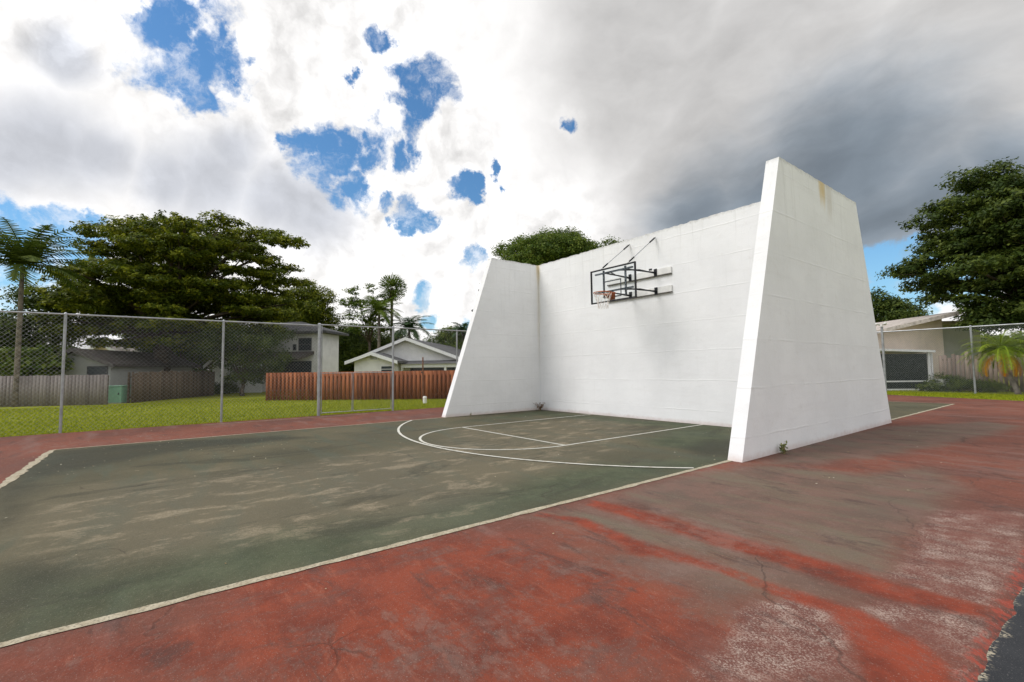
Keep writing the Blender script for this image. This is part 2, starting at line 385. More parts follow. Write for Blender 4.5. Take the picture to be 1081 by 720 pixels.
# grit, speckle and hairline cracks
base = t.mix(t.rng(t.noise(120, 2, .6), .64, .70, 0, .38), base, (.40, .36, .31))
base = t.mix(t.rng(t.noise(75, 3, .6), .60, .70, 0, .40), base, (.05, .038, .03))
vo = t.new('ShaderNodeTexVoronoi', feature='DISTANCE_TO_EDGE'); vo.inputs['Scale'].default_value = .42
dv = t.new('ShaderNodeVectorMath', operation='ADD'); nz = t.new('ShaderNodeTexNoise'); nz.inputs['Scale'].default_value = 1.6; nz.inputs['Detail'].default_value = 6
t.lk(P, nz.inputs['Vector']); t.lk(P, dv.inputs[0]); t.lk(t.scl(nz.outputs['Color'], (.8, .8, 0)), dv.inputs[1]); t.lk(dv.outputs[0], vo.inputs['Vector'])
crk = t.math('MULTIPLY', t.rng(vo.outputs[0], .0015, .006, 1, 0), t.rng(t.noise(.5, 2), .52, .6))
base = t.mix(t.math('MULTIPLY', crk, .4), base, (.045, .032, .026))
t.bump(t.math('ADD', t.math('MULTIPLY', nD, .5), t.math('SUBTRACT', t.noise(30, 4), crk)), .45, .012)
court_mat = t.out(base, t.rng(nA, .3, .7, .62, .85)); t.b.inputs['Specular IOR Level'].default_value = .12
court = fast_mesh('court_pavement', np.stack([VX, VY, VZ], 1), F, court_mat, attrs=att); tag(court, kind='structure')
court.data.polygons.foreach_set('use_smooth', [True]*len(court.data.polygons))

# painted lines: thin sheets just above the pavement
def line_mat(name, col, wear):
    t = NT(name); n = t.noise(9, 6, .7); f = t.noise(60, 3, .7)
    c = t.mix(t.rng(n, .5-wear*.3, .72), col, tuple(v*.62 for v in (col[0], col[1]*.93, col[2]*.82)))
    c = t.mix(t.rng(f, .62-wear*.2, .74-wear*.1, 0, .75), c, (.13, .11, .08)); t.bump(f, .3, .005); return t.out(c, .8)
LM_new = line_mat('line_paint_white', (.60, .59, .52), .15); LM_old = line_mat('line_paint_worn', (.47, .42, .31), .7)
def strip(name, pts, w, mat, z=.004, jag=.0):
    pts = np.array(pts, float); out = []
    for a, b in zip(pts[:-1], pts[1:]):
        n = max(1, int(np.hypot(*(b-a))/.12)) if len(pts) == 2 else 1
        out += [a+(b-a)*i/n for i in range(n)]
    out.append(pts[-1]); pts = np.array(out)
    tg = np.gradient(pts, axis=0); tg /= np.linalg.norm(tg, axis=1)[:, None]; nn = np.stack([-tg[:, 1], tg[:, 0]], 1)
    w0 = w/2*(1+rng.normal(size=len(pts))*jag)[:, None]; w1 = w/2*(1+rng.normal(size=len(pts))*jag)[:, None]
    A = pts+nn*w0; B = pts-nn*w1; V = np.concatenate([np.c_[A, np.full(len(A), z)], np.c_[B, np.full(len(B), z)]])
    n = len(pts); F = np.array([[i, i+n, i+n+1, i+1] for i in range(n-1)])
    return tag(fast_mesh(name, V, F, mat), kind='structure')
strip('sideline', [(WC, YB), (WC, -3.72)], .075, LM_old, jag=.16)
strip('sideline', [(WC, 3.5), (WC, YT)], .075, LM_old, jag=.16)
strip('sideline', [(0, YB), (0, YT)], .065, LM_old, jag=.16)
strip('baseline', [(0.04, YB), (WC-.04, YB)], .10, LM_old, jag=.2)
strip('baseline', [(0.04, YT), (WC-.04, YT)], .07, LM_old, jag=.16)
strip('lawn_edge_line', [(-2.95, -9.6), (-2.95, -5.0)], .06, LM_old, jag=.2)
kx0, kx1, ky = 2.42, 6.04, -4.6; kc = (kx0+kx1)/2
strip('lane_line', [(kx0, ky-.025), (kx0, -.02)], .052, LM_new, z=.0045); strip('lane_line', [(kx1, ky-.025), (kx1, -.02)], .052, LM_new, z=.0045)
strip('free_throw_line', [(kx0+.027, ky), (kx1-.027, ky)], .052, LM_new, z=.0045)
strip('free_throw_circle', [(kc+1.81*math.cos(a), ky+.0-1.81*math.sin(a)) for a in np.linspace(.02, math.pi-.02, 50)], .052, LM_new, z=.0045)
AR = 6.05*1.0; ay, ax = -.45, kc
a0, a1 = math.acos((WC-.05-ax)/AR), math.acos((0.05-ax)/AR)
strip('three_point_line', [(ax+AR*math.cos(a), ay-AR*math.sin(a)) for a in np.linspace(a0, a1, 70)], .055, LM_new, z=.0085)

# ------------------------------------------------------------------ ground sheets
t = NT('lawn'); n1 = t.noise(.35, 5, .6); n2 = t.noise(3, 6, .7); n3 = t.noise(40, 4, .8)
c = t.mix(t.rng(n1, .35, .65), (.25, .28, .010), (.33, .35, .013)); c = t.mix(t.math('MULTIPLY', t.rng(n2, .5, .7), .6), c, (.17, .19, .03)); c = t.mix(t.rng(t.noise(1.2, 6, .75), .62, .70, 0, .6), c, (.24, .20, .08))
c = t.mix(t.math('MULTIPLY', t.rng(n3, .5, .75), .5), c, (.12, .16, .012)); t.bump(n3, .8, .05); lawn_m = t.out(c, .9)
mb = MB(); mb.quad((-700, -600, -.035), (700, -600, -.035), (700, 900, -.035), (-700, 900, -.035)); tag(mb.build('lawn', lawn_m), kind='structure')
t = NT('asphalt'); n3 = t.noise(130, 3, .7); n2 = t.noise(3, 4)
c = t.mix(t.rng(n2, .3, .7), (.022, .024, .028), (.038, .04, .044)); c = t.mix(t.rng(n3, .60, .70, 0, .7), c, (.22, .21, .19)); t.bump(n3, .8, .01)
xx = t.sep(t.pos())[0]; c = t.mix(t.math('MULTIPLY', t.rng(t.math('MULTIPLY_ADD', t.noise(12, 4), .16, xx), 11.86, 11.90, 1, 0), t.rng(t.noise(60, 3), .47, .58)), c, (.42, .37, .27))
asph = t.out(c, .75)
mb = MB(); mb.quad((11.6, -30, -.022), (17.5, -30, -.022), (17.5, 12, -.022), (11.6, 12, -.022)); tag(mb.build('asphalt_path', asph), kind='structure')

# grass blades
blade_m = leaf_mat('grass_blade', (.15, .20, .008), (.29, .33, .012), (.42, .43, .03), trans=.35)
def blades(regs, n, h):
    Vs = []
    for (x0, x1, y0, y1), k in zip(regs, n):
        x = rng.uniform(x0, x1, k); y = rng.uniform(y0, y1, k); a = rng.uniform(0, 6.28, k); hh = h*rng.uniform(.5, 1.3, k); w = .012+.012*rng.random(k)
        dx, dy = np.cos(a)*w, np.sin(a)*w; lx, ly = rng.normal(size=k)*.03, rng.normal(size=k)*.03
        Vs.append(np.stack([np.stack([x-dx, y-dy, np.full(k, -.035)], 1), np.stack([x+dx, y+dy, np.full(k, -.035)], 1), np.stack([x+lx, y+ly, -.035+hh], 1)], 1))
    return np.concatenate(Vs).reshape(-1, 3)
V = blades([(-3.75, -3.35, -19, 18), (-9, -3.6, -19, 6), (-17, -9, -19, 6), (-3, 13, 14.2, 20.5), (4.5, 12, 17, 24)], [16000, 60000, 40000, 40000, 16000], .060)
# keep blades off the pavement at the rear
T3 = V.reshape(-1, 3, 3); cx, cy = T3[:, 0, 0], T3[:, 0, 1]
ok = (cx < -3.44+.05*np.sin(cy*3.1)+.04*np.sin(cy*7.7+1)) | (cy > np.clip(16.5-.4*(cx-5.5), 13.6, 18.5)+.03); T3 = T3[ok]; V = T3.reshape(-1, 3)
g = fast_mesh('grass', V, np.arange(len(V)).reshape(-1, 3), blade_m, face_rnd=rng.random(len(V)//3))
tag(g, 'short yellow green mown grass beyond the red court edge', 'grass', kind='stuff')

# leaf litter: tiny dry leaves on the court
k = 620; x = rng.uniform(-2.5, 11.5, k); y = rng.uniform(-12.5, 3, k); x[:90] = rng.uniform(0, 3.5, 90); y[:90] = rng.uniform(-12, -8, 90)
x[90:150] = rng.uniform(0.02, .5, 60); y[90:150] = rng.uniform(-3.6, -.1, 60)
okk = ~((x > -.4) & (x < 0.02) & (abs(y) < 3.8)) & ~((x > 8.5) & (x < 9) & (abs(y) < 3.8)) & ~((abs(y) < .35) & (x > -.3) & (x < 9)); okk &= (np.hypot(x-CAM[0], y-CAM[1]) > 6.5) | (rng.random(len(x)) < .12); x, y = x[okk], y[okk]
V, Fq = leaf_quads(np.stack([x, y, np.full(len(x), .008)], 1), np.stack([rng.normal(size=len(x))*.15, rng.normal(size=len(x))*.15, np.ones(len(x))], 1), .026, .6)
tag(fast_mesh('leaf_litter', V, Fq, leaf_mat('dry_leaf', (.22, .14, .06), (.42, .36, .22), (.60, .56, .44), trans=.1), face_rnd=rng.random(len(x))), 'tiny pale dry leaves scattered over the worn court', 'leaf litter', kind='stuff')

# ------------------------------------------------------------------ handball wall
W, H, TW = 8.62, 5.05, .22
YF, YTF, YTB, YBK = -3.74, -1.99, 1.86, 3.47
t = NT('white_wall_paint'); P = t.pos(); px = t.sep(P)
n1 = t.noise(.8, 5, .6); n2 = t.noise(5, 5, .65); n3 = t.noise(45, 4, .7)
c = t.mix(t.rng(n1, .35, .65), (.765, .762, .758), (.82, .817, .812))
drip = t.noise(3.0, 4, .7, t.scl(P, (3, 3, .16)))
c = t.mix(t.math('MULTIPLY', t.rng(drip, .52, .72), t.rng(px[2], 2.5, 5.0, .10, .45)), c, (.60, .595, .575))
c = t.mix(t.math('MULTIPLY', t.rng(n2, .58, .72), .30), c, (.66, .64, .61))
lap = t.noise(2.2, 5, .65, t.scl(P, (.45, .45, 3.2)), .3)
c = t.mix(t.math('MULTIPLY', t.rng(lap, .50, .68), .20), c, (.68, .665, .65))
scf = t.noise(11, 6, .8, t.scl(P, (1, 1, 1.6)), .6)
c = t.mix(t.math('MULTIPLY', t.math('MULTIPLY', t.rng(scf, .60, .70), t.rng(t.noise(1.1, 3), .48, .62)), .40), c, (.50, .49, .47))
c = t.mix(t.math('MULTIPLY', t.rng(t.noise(38, 4, .85), .66, .74), .35), c, (.42, .41, .39))
# pour joints every 0.74 m, wavy
zz = t.math('MULTIPLY_ADD', t.noise(1.2, 3), .07, px[2]); fr = t.math('FRACT', t.math('DIVIDE', zz, .74)); jl = t.rng(t.math('ABSOLUTE', t.math('SUBTRACT', fr, .5)), 0.0, .035, 1, 0)
jm = t.math('MULTIPLY', jl, t.rng(t.noise(1.6, 3), .40, .60, .15, 1))
c = t.mix(t.math('MULTIPLY', jm, .12), c, (.55, .54, .52))
# dirty top edge and splash-back at the foot
c = t.mix(t.math('MULTIPLY', t.rng(t.math('MULTIPLY_ADD', t.noise(9, 5, .7), .25, px[2]), 5.08, 5.24), .6), c, (.32, .31, .28))
c = t.mix(t.math('MULTIPLY', t.rng(t.math('MULTIPLY_ADD', t.noise(6, 4, .7), -.14, px[2]), -.07, .05, 1, 0), .45), c, (.50, .36, .30))
def stain(c, ctr, scale, col, amt):
    v = t.new('ShaderNodeVectorMath', operation='SUBTRACT'); t.lk(P, v.inputs[0]); v.inputs[1].default_value = ctr
    l = t.new('ShaderNodeVectorMath', operation='LENGTH'); t.lk(t.scl(v.outputs[0], scale), l.inputs[0])
    f = t.rng(t.math('MULTIPLY_ADD', t.math('SUBTRACT', drip, .5), 1.6, l.outputs['Value']), .2, 1.1, amt, 0); return t.mix(f, c, col)
c = stain(c, (8.84, -.10, 4.98), (2, 5.0, 2.0), (.62, .46, .20), .85)
c = stain(c, (8.84, .25, 4.9), (2, 4.0, 1.6), (.55, .50, .42), .5)
c = stain(c, (0.0, 0.0, 4.98), (8, 8, 1.3), (.68, .52, .25), .8)
c = stain(c, (0.0, 0.0, 4.2), (9, 9, .35), (.66, .62, .52), .5)
t.bump(t.math('ADD', t.math('MULTIPLY', n3, .25), t.math('ADD', t.math('MULTIPLY', n2, .7), t.math('MULTIPLY', jm, .5))), .22, .03)
wall_m = t.out(c, .75)
hw = thing('handball_wall', (W/2, 0, 0), 'tall white painted handball wall with two tapering side wings and a hoop', 'wall')
def slab(name, outline, vec, parent, top_noise=.012):
    """outline: (a,z) closed polygon resampled so that edges are slightly uneven; extruded by vec"""
    mb = MB(); mb.prism(outline, vec); o = mb.build(name, wall_m, parent); return o
def resample(poly, step, amp):
    out = []
    for i in range(len(poly)):
        a = np.array(poly[i]); b = np.array(poly[(i+1) % len(poly)]); n = max(1, int(np.linalg.norm(b-a)/step))
        top = min(a[2], b[2]) > 3 or abs(a[2]-b[2]) > 1
        for k in range(n):
            p = a+(b-a)*k/n
            if k and top: p = p+np.array([0, 0, rng.normal()*amp if min(a[2], b[2]) > 3 else 0])
            out.append(p)
    return out
front = resample([(0, -.11+.11, 0), (W, 0, 0), (W, 0, H), (0, 0, H)], .09, 0)
front = [p if not (p[2] > H-.01 and 0 < p[0] < W) else p+np.array([0, 0, rng.normal()*.007]) for p in front]
slab('front_wall', [p+np.array([.003 if p[0] < .001 else (-.003 if p[0] > W-.001 else 0), 0, 0]) for p in front], (0, .25, 0), hw)
for x0 in (-TW, W):
    o = resample([(x0, YF, 0), (x0, YBK, 0), (x0, YTB, H), (x0, YTF, H)], .10, .006)
    slab('side_wing', o, (TW, 0, 0), hw)

# ------------------------------------------------------------------ basketball hoop
blk = simple('black_painted_steel', (.018, .018, .02), .45, .3, var=.3)
steel_g = simple('glare_greyed_steel', (.10, .11, .12), .5, .3)  # bracket steel lightened to grey, painting in the glare of the backboard glass
grey_st = simple('grey_zinc_steel', (.30, .31, .32), .4, .8, var=.2)
orange_m = simple('rusty_orange_rim_paint', (.50, .13, .04), .6, var=.4, sc=20)
t = NT('clear_acrylic'); t.out((.93, .96, .97), .04); t.b.inputs['Transmission Weight'].default_value = 1; t.b.inputs['IOR'].default_value = 1.05; glass_m = t.m
white_p = simple('white_board_paint', (.72, .71, .68), .7, var=.08)
net_m = simple('white_net_cord', (.72, .66, .60), .9, var=.25, sc=30)
bx0, bx1, bz0, bz1, by = 3.70, 5.185, 3.115, 4.01, -1.30
bc = (bx0+bx1)/2
hoop = thing('basketball_hoop', (bc, 0, 3.3), 'wall mounted basketball hoop with black framed clear backboard and orange rim', 'basketball hoop')
mb = MB(); mb.box((bx0+.02, by-.006, bz0+.02), (bx1-.02, by+.006, bz1-.02)); bb = mb.build('backboard', glass_m, hoop)
mb = MB(); w = .034
mb.box((bx0, by-.02, bz0), (bx0+w, by+.02, bz1)); mb.box((bx1-w, by-.02, bz0), (bx1, by+.02, bz1))
mb.box((bx0+w, by-.019, bz0), (bx1-w, by+.019, bz0+w)); mb.box((bx0+w, by-.019, bz1-w), (bx1-w, by+.019, bz1)); mb.build('frame', blk, bb)
mb = MB(); sx0, sx1, sz0, sz1 = bc-.29, bc+.29, bz0+.10, bz0+.55; w = .03
mb.box((sx0, by-.010, sz0), (sx0+w, by-.007, sz1)); mb.box((sx1-w, by-.010, sz0), (sx1, by-.007, sz1)); mb.box((sx0+w, by-.010, sz1-w), (sx1-w, by-.007, sz1)); mb.box((sx0+w, by-.010, sz0), (sx1-w, by-.007, sz0+w))
mb.build('target_square', simple('dark_marking', (.06, .065, .07), .6), bb)
ry, rz, rr = by-.15-.23, 3.30, .23
mb = MB(); mb.tube([(bc+rr*math.cos(a), ry+rr*math.sin(a), rz) for a in np.linspace(0, 2*math.pi, 33)], .011, 8, False)
for s in (-1, 1): mb.tube([(bc+s*.15, by-.03, rz), (bc+s*.15, ry+math.sqrt(rr*rr-.0225), rz)], .011, 6); mb.tube([(bc+s*.08, by-.03, rz-.13), (bc+s*.12, ry+.18, rz-.01)], .009, 6)
rust_b = simple('rusty_brown_steel', (.28, .09, .04), .7, var=.5, sc=25)
rim = mb.build('rim', orange_m, hoop, smooth=True)
mb = MB(); mb.box((bc-.10, by-.04, rz-.15), (bc+.10, by-.021, rz+.04)); mb.prism([(bc-.1, by-.05, rz+.03), (bc-.1, by-.17, rz+.01), (bc-.1, by-.17, rz-.03), (bc-.1, by-.05, rz-.14)], (.2, 0, 0)); mb.build('mounting_bracket', rust_b, rim, bevel=.006)
mb = MB(); nn = 12; rows = [(0, 1.0), (-.10, .86), (-.20, .70), (-.30, .58), (-.40, .55)]
for i in range(len(rows)-1):
    for j in range(nn):
        for s in (-.5, .5):
            a = 2*math.pi*(j+(i % 2)*.5)/nn; b = 2*math.pi*(j+(i % 2)*.5+s)/nn
            p = (bc+rr*rows[i][1]*math.cos(a), ry+rr*rows[i][1]*math.sin(a), rz+rows[i][0]); q = (bc+rr*rows[i+1][1]*math.cos(b), ry+rr*rows[i+1][1]*math.sin(b), rz+rows[i+1][0])
            mb.tube([p, q], .0045, 4, False)
mb.build('net', net_m, hoop)
# wall boards
for z0 in (3.345, 3.83):
    mb = MB(); mb.box((3.17, -.045, z0+.02), (5.33, -.003, z0+.185)); pb = mb.build('mounting_board', white_p, hoop, bevel=.004)
    mb = MB(); mb.box((3.17, -.055, z0-.004), (5.33, -.003, z0+.0185)); mb.build('lower_edge_strip', simple('dark_edge_strip', (.13, .12, .11), .6, .4), pb)  # dark strip along the lower edge of each board
# support arms: two V-braced arms per side
for sx in (-1, 1):
    for z in (3.43, 3.93):
        x = bc+sx*.42
        mb = MB(); mb.box((x-.045, -.062, z-.10), (x+.045, -.046, z+.10))
        mb.tube([(x, -.06, z), (x-sx*.10, by+.09, z-.02)], .020, 6); mb.tube([(x, -.06, z-.02), (x-sx*.02, -.7, z+.0), (x-sx*.28, by+.09, z-.02)], .018, 6)
        mb.build('support_arm', blk, hoop)
mb = MB()
for z in (3.40, 3.90): mb.box((bc-.62, by+.025, z-.02), (bc+.62, by+.065, z+.02))
for s in (-.36, .36): mb.box((bc+s-.022, by+.066, 3.25), (bc+s+.022, by+.10, 3.98))
mb.build('backboard_bracket', steel_g, hoop)
for s in (-1, 1):
    a = np.array([bc+s*.44, by+.03, bz1-.01]); b = np.array([bc+s*.43-.01, -.003, 4.90]); d = b-a
    mb = MB(); mb.tube([a, b], .009, 6); rod = mb.build('tie_rod', grey_st, hoop, smooth=True)
    for f0, f1 in ((.08, .26), (.78, .98)):
        mb = MB(); mb.tube([a+d*f0, a+d*(f0+.02), a+d*(f1-.02), a+d*f1], [.008, .022, .022, .008], 8); mb.build('turnbuckle', blk, rod, smooth=True)
mb = MB(); mb.box((4.64, -.03, 4.02), (4.72, -.003, 4.07)); mb.build('hook', blk, hoop)

# small things at the wall
def weed(name, x, y, h, n, mat, label, spread=.12, leaf=.05):
    root = thing(name, (x, y, 0), label, 'weed'); mb = MB(); C = []
    for k in range(n):
        a = rng.uniform(0, 6.28); e = np.array([x+math.cos(a)*spread*rng.random(), y+math.sin(a)*spread*rng.random(), h*rng.uniform(.5, 1)])
        b = np.array([x+rng.normal()*.015, y+rng.normal()*.015, -.01]); mdl = (b+e)/2+[0, 0, .03]; mb.tube([b, mdl, e], [.005, .004, .002], 4)
        for q in range(7): C.append(b+(e-b)*rng.uniform(.35, 1)+rng.normal(size=3)*.018)
    mb.build('stem', simple(name+'_stem', (.20, .14, .07), .9), root); C = np.array(C)
    V, Fq = leaf_quads(C, rng.normal(size=C.shape)+[0, 0, .6], leaf, .5); fast_mesh('leaves', V, Fq, mat, root, face_rnd=rng.random(len(C)))
L_weed = leaf_mat('weed_leaf', (.06, .10, .02), (.16, .20, .06), (.40, .38, .16)); L_dead = leaf_mat('dead_weed_leaf', (.10, .06, .04), (.18, .11, .07), (.28, .18, .12))
q = gnd(815, 477.5); weed('small_weed', 8.93, q[1], .20, 9, L_weed, 'small green weed sprouting at the foot of the near white wing', .10, .05)
weed('small_weed', .22, -.22, .30, 16, L_dead, 'withered reddish brown weed in the inner corner of the white wall', .32, .06)
weed('small_weed', .08, -2.9, .14, 4, L_weed, 'tiny weed sprig at the foot of the far white wing', .04, .03)
for u, v, lb in ((507.5, 307, 'upper small dark fixture on the outer edge of the far white wing'), (500.5, 328.5, 'lower small dark fixture on the outer edge of the far white wing')):
    s = Plane((-TW, 0), (0, 1)); a, z = s.sz(u+1.5, v)
    rt = thing('wall_fixture', (-TW, a+.12, z), lb, 'wall fixture')
    mb = MB(); mb.box((-TW-.05, a+.06, z-.06), (-TW-.003, a+.22, z+.06)); mb.build('back_plate', blk, rt, bevel=.01)
    mb = MB(); mb.tube([(-TW-.03, a+.12, z+.02), (-TW-.05, a-.03, z+.05), (-TW-.05, a-.09, z+.0)], [.03, .035, .045], 8); mb.build('lamp_head', blk, rt, smooth=True)

# ------------------------------------------------------------------ chain-link fences
galv = simple('galvanised_steel', (.36, .37, .38), .45, .55, var=.15)
wire_m = simple('chain_link_wire', (.33, .35, .34), .5, .4, var=.15)
rustp = simple('rusty_pole_paint', (.16, .07, .04), .8, var=.4)
def chain_mesh(P0, P1, z0, z1, parent, pitch=.10, r=.0019, name='wire_mesh'):
    P0 = np.array(P0, float); P1 = np.array(P1, float); L = np.linalg.norm(P1-P0); e = (P1-P0)/L; nrm = np.array([-e[1], e[0]]); Hh = z1-z0
    V = []; F = []; segs = []
    k = -Hh
    while k < L:
        a0 = max(0, k); a1 = min(L, k+Hh)
        if a1 > a0+.01: segs.append((a0, a0-k, a1, a1-k, .003)); segs.append((a0, Hh-(a0-k), a1, Hh-(a1-k), -.003))
        k += pitch
    for a0, h0, a1, h1, o in segs:
        A = np.array([*(P0+e*a0+nrm*o), z0+h0]); B = np.array([*(P0+e*a1+nrm*o), z0+h1]); d = unit(B-A); u1 = np.array([nrm[0], nrm[1], 0]); u2 = np.cross(d, u1)
        b = len(V)
        for Q in (A, B):
            for w in range(3): V.append(Q+(u1*math.cos(w*2.094)+u2*math.sin(w*2.094))*r)
        for w in range(3): F.append((b+w, b+(w+1) % 3, b+3+(w+1) % 3, b+3+w))
    return fast_mesh(name, np.array(V), np.array(F), wire_m, parent)
def post(parent, x, y, h, r=.03, name='post', mat=None):
    mb = MB(); mb.tube([(x, y, -.08), (x, y, h)], r, 10); mb.tube([(x, y, h), (x, y, h+.02), (x, y, h+.05)], [r*1.25, r*1.2, r*.4], 10); return mb.build(name, mat or galv, parent, smooth=False)
FX, FH = -3.45, 2.91
fl = thing('chain_link_fence', (FX, -11, 0), 'tall galvanised chain link fence left of the gate along the lawn', 'fence')
ys = [-21.9, -18.7, -15.6, -12.43, -9.10]
for y in ys: post(fl, FX, y, FH)
mb = MB(); mb.tube([(FX, -22, FH), (FX, -6.44, FH)], .022, 8); mb.build('top_rail', galv, fl)
chain_mesh((FX+.035, -22), (FX+.035, -6.5), .03, FH-.01, fl)
gp = post(fl, FX, -6.44, FH+.03, .05, 'terminal_post')
mb = MB()
for z in np.arange(.2, 2.9, .38): mb.tube([(FX, -6.44, z), (FX, -6.44, z+.03)], .058, 10)
mb.tube([(FX+.03, -6.37, .05), (FX+.03, -6.37, FH)], .012, 6)
mb.build('tension_band', galv, gp)
gt = thing('chain_link_gate', (FX, -5.2, 0), 'low double leaf chain link gate under a high rail by the red fence', 'gate')
mb = MB(); mb.tube([(FX, -6.40, FH+.03), (FX, -3.98, FH+.03)], .022, 8); mb.build('header_rail', galv, gt)
for y0, y1 in ((-6.36, -5.38), (-5.34, -4.0)):
    mb = MB(); mb.tube([(FX, y0, .08), (FX, y0, 1.36), (FX, y1, 1.36), (FX, y1, .08), (FX, y0, .08)], .017, 8); lf = mb.build('gate_leaf', galv, gt)
    chain_mesh((FX, y0), (FX, y1), .09, 1.35, lf, r=.0018)
fr_ = thing('chain_link_fence', (FX, -1, 0), 'chain link fence right of the gate running behind the far white wing', 'fence')
post(fr_, FX, -3.93, FH+.05, .038, 'terminal_post')
for y in (-1.30, 1.4, 4.2, 7.2, 10.2, 13.2, 16.2): post(fr_, FX, y, FH+.03)
mb = MB(); mb.tube([(FX, -3.9, FH+.04), (FX, 19.4, FH+.04)], .022, 8); mb.build('top_rail', galv, fr_)
chain_mesh((FX+.03, -3.9), (FX+.03, 19.4), .03, FH, fr_, r=.0014)
fb = thing('chain_link_fence', (8, 19.5, 0), 'chain link fence along the far lawn in front of the cream house and small palm', 'fence')
BH = 3.1
t1 = post(fb, 4.76, 19.5, 3.32, .055, 'terminal_post')
for x in (-.4, 2.2, 8.08, 11.4, 14.7, 18): post(fb, x, 19.5, BH+.02, .04)
mb = MB(); mb.tube([(-3.4, 19.5, BH), (18, 19.5, BH)], .028, 8); mb.build('top_rail', galv, fb)
chain_mesh((-3.4, 19.46), (18, 19.46), .0, BH-.02, fb, pitch=.09, r=.0022)
fx_ = thing('security_light', (4.76, 19.42, 3.45), 'small white twin head lamp on top of the far fence post', 'lamp')
mb = MB(); mb.box((4.70, 19.40, 3.37), (4.82, 19.52, 3.47)); mb.build('base', white_p, fx_, bevel=.01)
for s in (-1, 1):
    mb = MB(); mb.tube([(4.76+s*.04, 19.44, 3.45), (4.76+s*.15, 19.36, 3.52), (4.76+s*.20, 19.28, 3.50)], [.03, .05, .08], 10); mb.build('lamp_head', white_p, fx_, smooth=True)

# ------------------------------------------------------------------ wooden fences
def wood_mat(name, c0, c1, rough=.85):
    t = NT(name); r = t.attr('rnd'); g = t.noise(6, 5, .7, t.scl(t.pos(), (6, 6, .5)))
    c = t.mix(r, c0, c1); c = t.mix(t.math('MULTIPLY', t.rng(g, .45, .7), .5), c, tuple(v*.55 for v in c0)); t.bump(g, .4, .01); return t.out(c, rough)
WM_red = wood_mat('red_stained_wood', (.18, .055, .020), (.37, .125, .046))
WM_grey = wood_mat('weathered_grey_wood', (.17, .145, .135), (.27, .235, .22))
WM_dark = wood_mat('dark_shaded_wood', (.09, .065, .045), (.16, .115, .08))  # brown boards, with the tree's shade darkened into their colour
WM_tan = wood_mat('tan_old_wood', (.14, .105, .085), (.27, .21, .17))
def board_fence(A, B, h, mat, label, bw=.14, gap=.075, shadowbox=True, top_var=.0, dz=0.0):
    A = np.array(A[:2]); B = np.array(B[:2]); L = np.linalg.norm(B-A); pl = Plane(A, B-A)
    root = thing('wooden_fence', (*((A+B)/2), 0), label, 'fence')
    V = []; F = []; R = []
    def addb(a0, a1, z0, z1, d0, d1):
        k = len(V); V.extend([pl.P(a0, z0, d0), pl.P(a1, z0, d0), pl.P(a1, z0, d1), pl.P(a0, z0, d1), pl.P(a0, z1, d0), pl.P(a1, z1, d0), pl.P(a1, z1, d1), pl.P(a0, z1, d1)])
        for f in ((3, 2, 1, 0), (4, 5, 6, 7), (0, 1, 5, 4), (1, 2, 6, 5), (2, 3, 7, 6), (3, 0, 4, 7)): F.append([k+i for i in f]); R.append(r_)
    a = 0
    while a < L:
        r_ = random.random(); tv = random.gauss(0, 1)*top_var; addb(a, a+bw, -.02, h+tv, -.055, -.035)
        if shadowbox: r_ = random.random(); addb(a+bw-.03, a+bw+gap+.03, -.02, h+tv*.5, .035, .055)
        a += bw+gap
    V = np.array(V); o = fast_mesh('boards', V, np.array(F), mat, root, face_rnd=np.array(R))
    mb = MB()
    for z in (.25, h-.25): mb.pbox(pl, 0, L, z-.045, z+.045, -.034, .034)
    mb.build('rail', mat, root)
    n = max(1, int(L/2.4))
    for i in range(n+1):
        mb = MB(); s = L*i/n; mb.pbox(pl, s-.045, s+.045, -.05, h-.03, -.034+.09, .034+.09); mb.build('fence_post', mat, root)
    return root
E1 = np.array([.695, .72]); E1 /= np.linalg.norm(E1)
fa = gnd(281, 422.5)[:2]; fb2 = gnd(479, 421)[:2]; dirf = (fb2-fa)/np.linalg.norm(fb2-fa)
board_fence(fa, fa+dirf*22, 1.40, WM_red, 'red stained shadowbox board fence behind the chain link gate')
ga = gnd(0, 429)[:2]; gb = gnd(111, 426.6)[:2]; dg = (gb-ga)/np.linalg.norm(gb-ga)
board_fence(ga-dg*9, gb, 1.42, WM_grey, 'weathered grey picket fence at the far left beside the green box', shadowbox=False, bw=.14, gap=.012, top_var=.008)
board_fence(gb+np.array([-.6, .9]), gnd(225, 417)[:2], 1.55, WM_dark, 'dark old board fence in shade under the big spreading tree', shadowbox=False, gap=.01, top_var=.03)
ra = atd(993, 400, 33.5)[:2]; rb = atd(1120, 400, 32.5)[:2]
board_fence(ra, rb, 1.85, WM_tan, 'uneven tan plank fence behind the small yellow green palm', shadowbox=False, gap=.02, bw=.15, top_var=.10)

# ------------------------------------------------------------------ small yard things
q = gnd(124.5, 424.8); bx = thing('utility_box', q, 'pale green utility box on the lawn at the end of the grey fence', 'utility box')
gb_m = simple('pale_green_metal', (.25, .47, .33), .5, var=.08); pl = Plane(q[:2], (.6, .8))
mb = MB(); mb.pbox(pl, -.38, .38, .0, .80, -.3, .3); mb.build('cabinet', gb_m, bx, bevel=.02)
mb = MB(); mb.pbox(pl, -.40, .40, .80, .86, -.33, .33); mb.build('lid', gb_m, bx, bevel=.02)
mb = MB(); mb.pbox(pl, .25, .29, .4, .5, -.325, -.303); mb.build('latch', blk, bx)
mb = MB(); mb.pbox(pl, -.45, .45, -.035, .0, -.36, .36); mb.build('pad', simple('concrete', (.35, .33, .30)), bx)
q = gnd(446.5, 423.5); st = thing('utility_stake', q, 'tall thin rusty pole in front of the red board fence', 'pole')
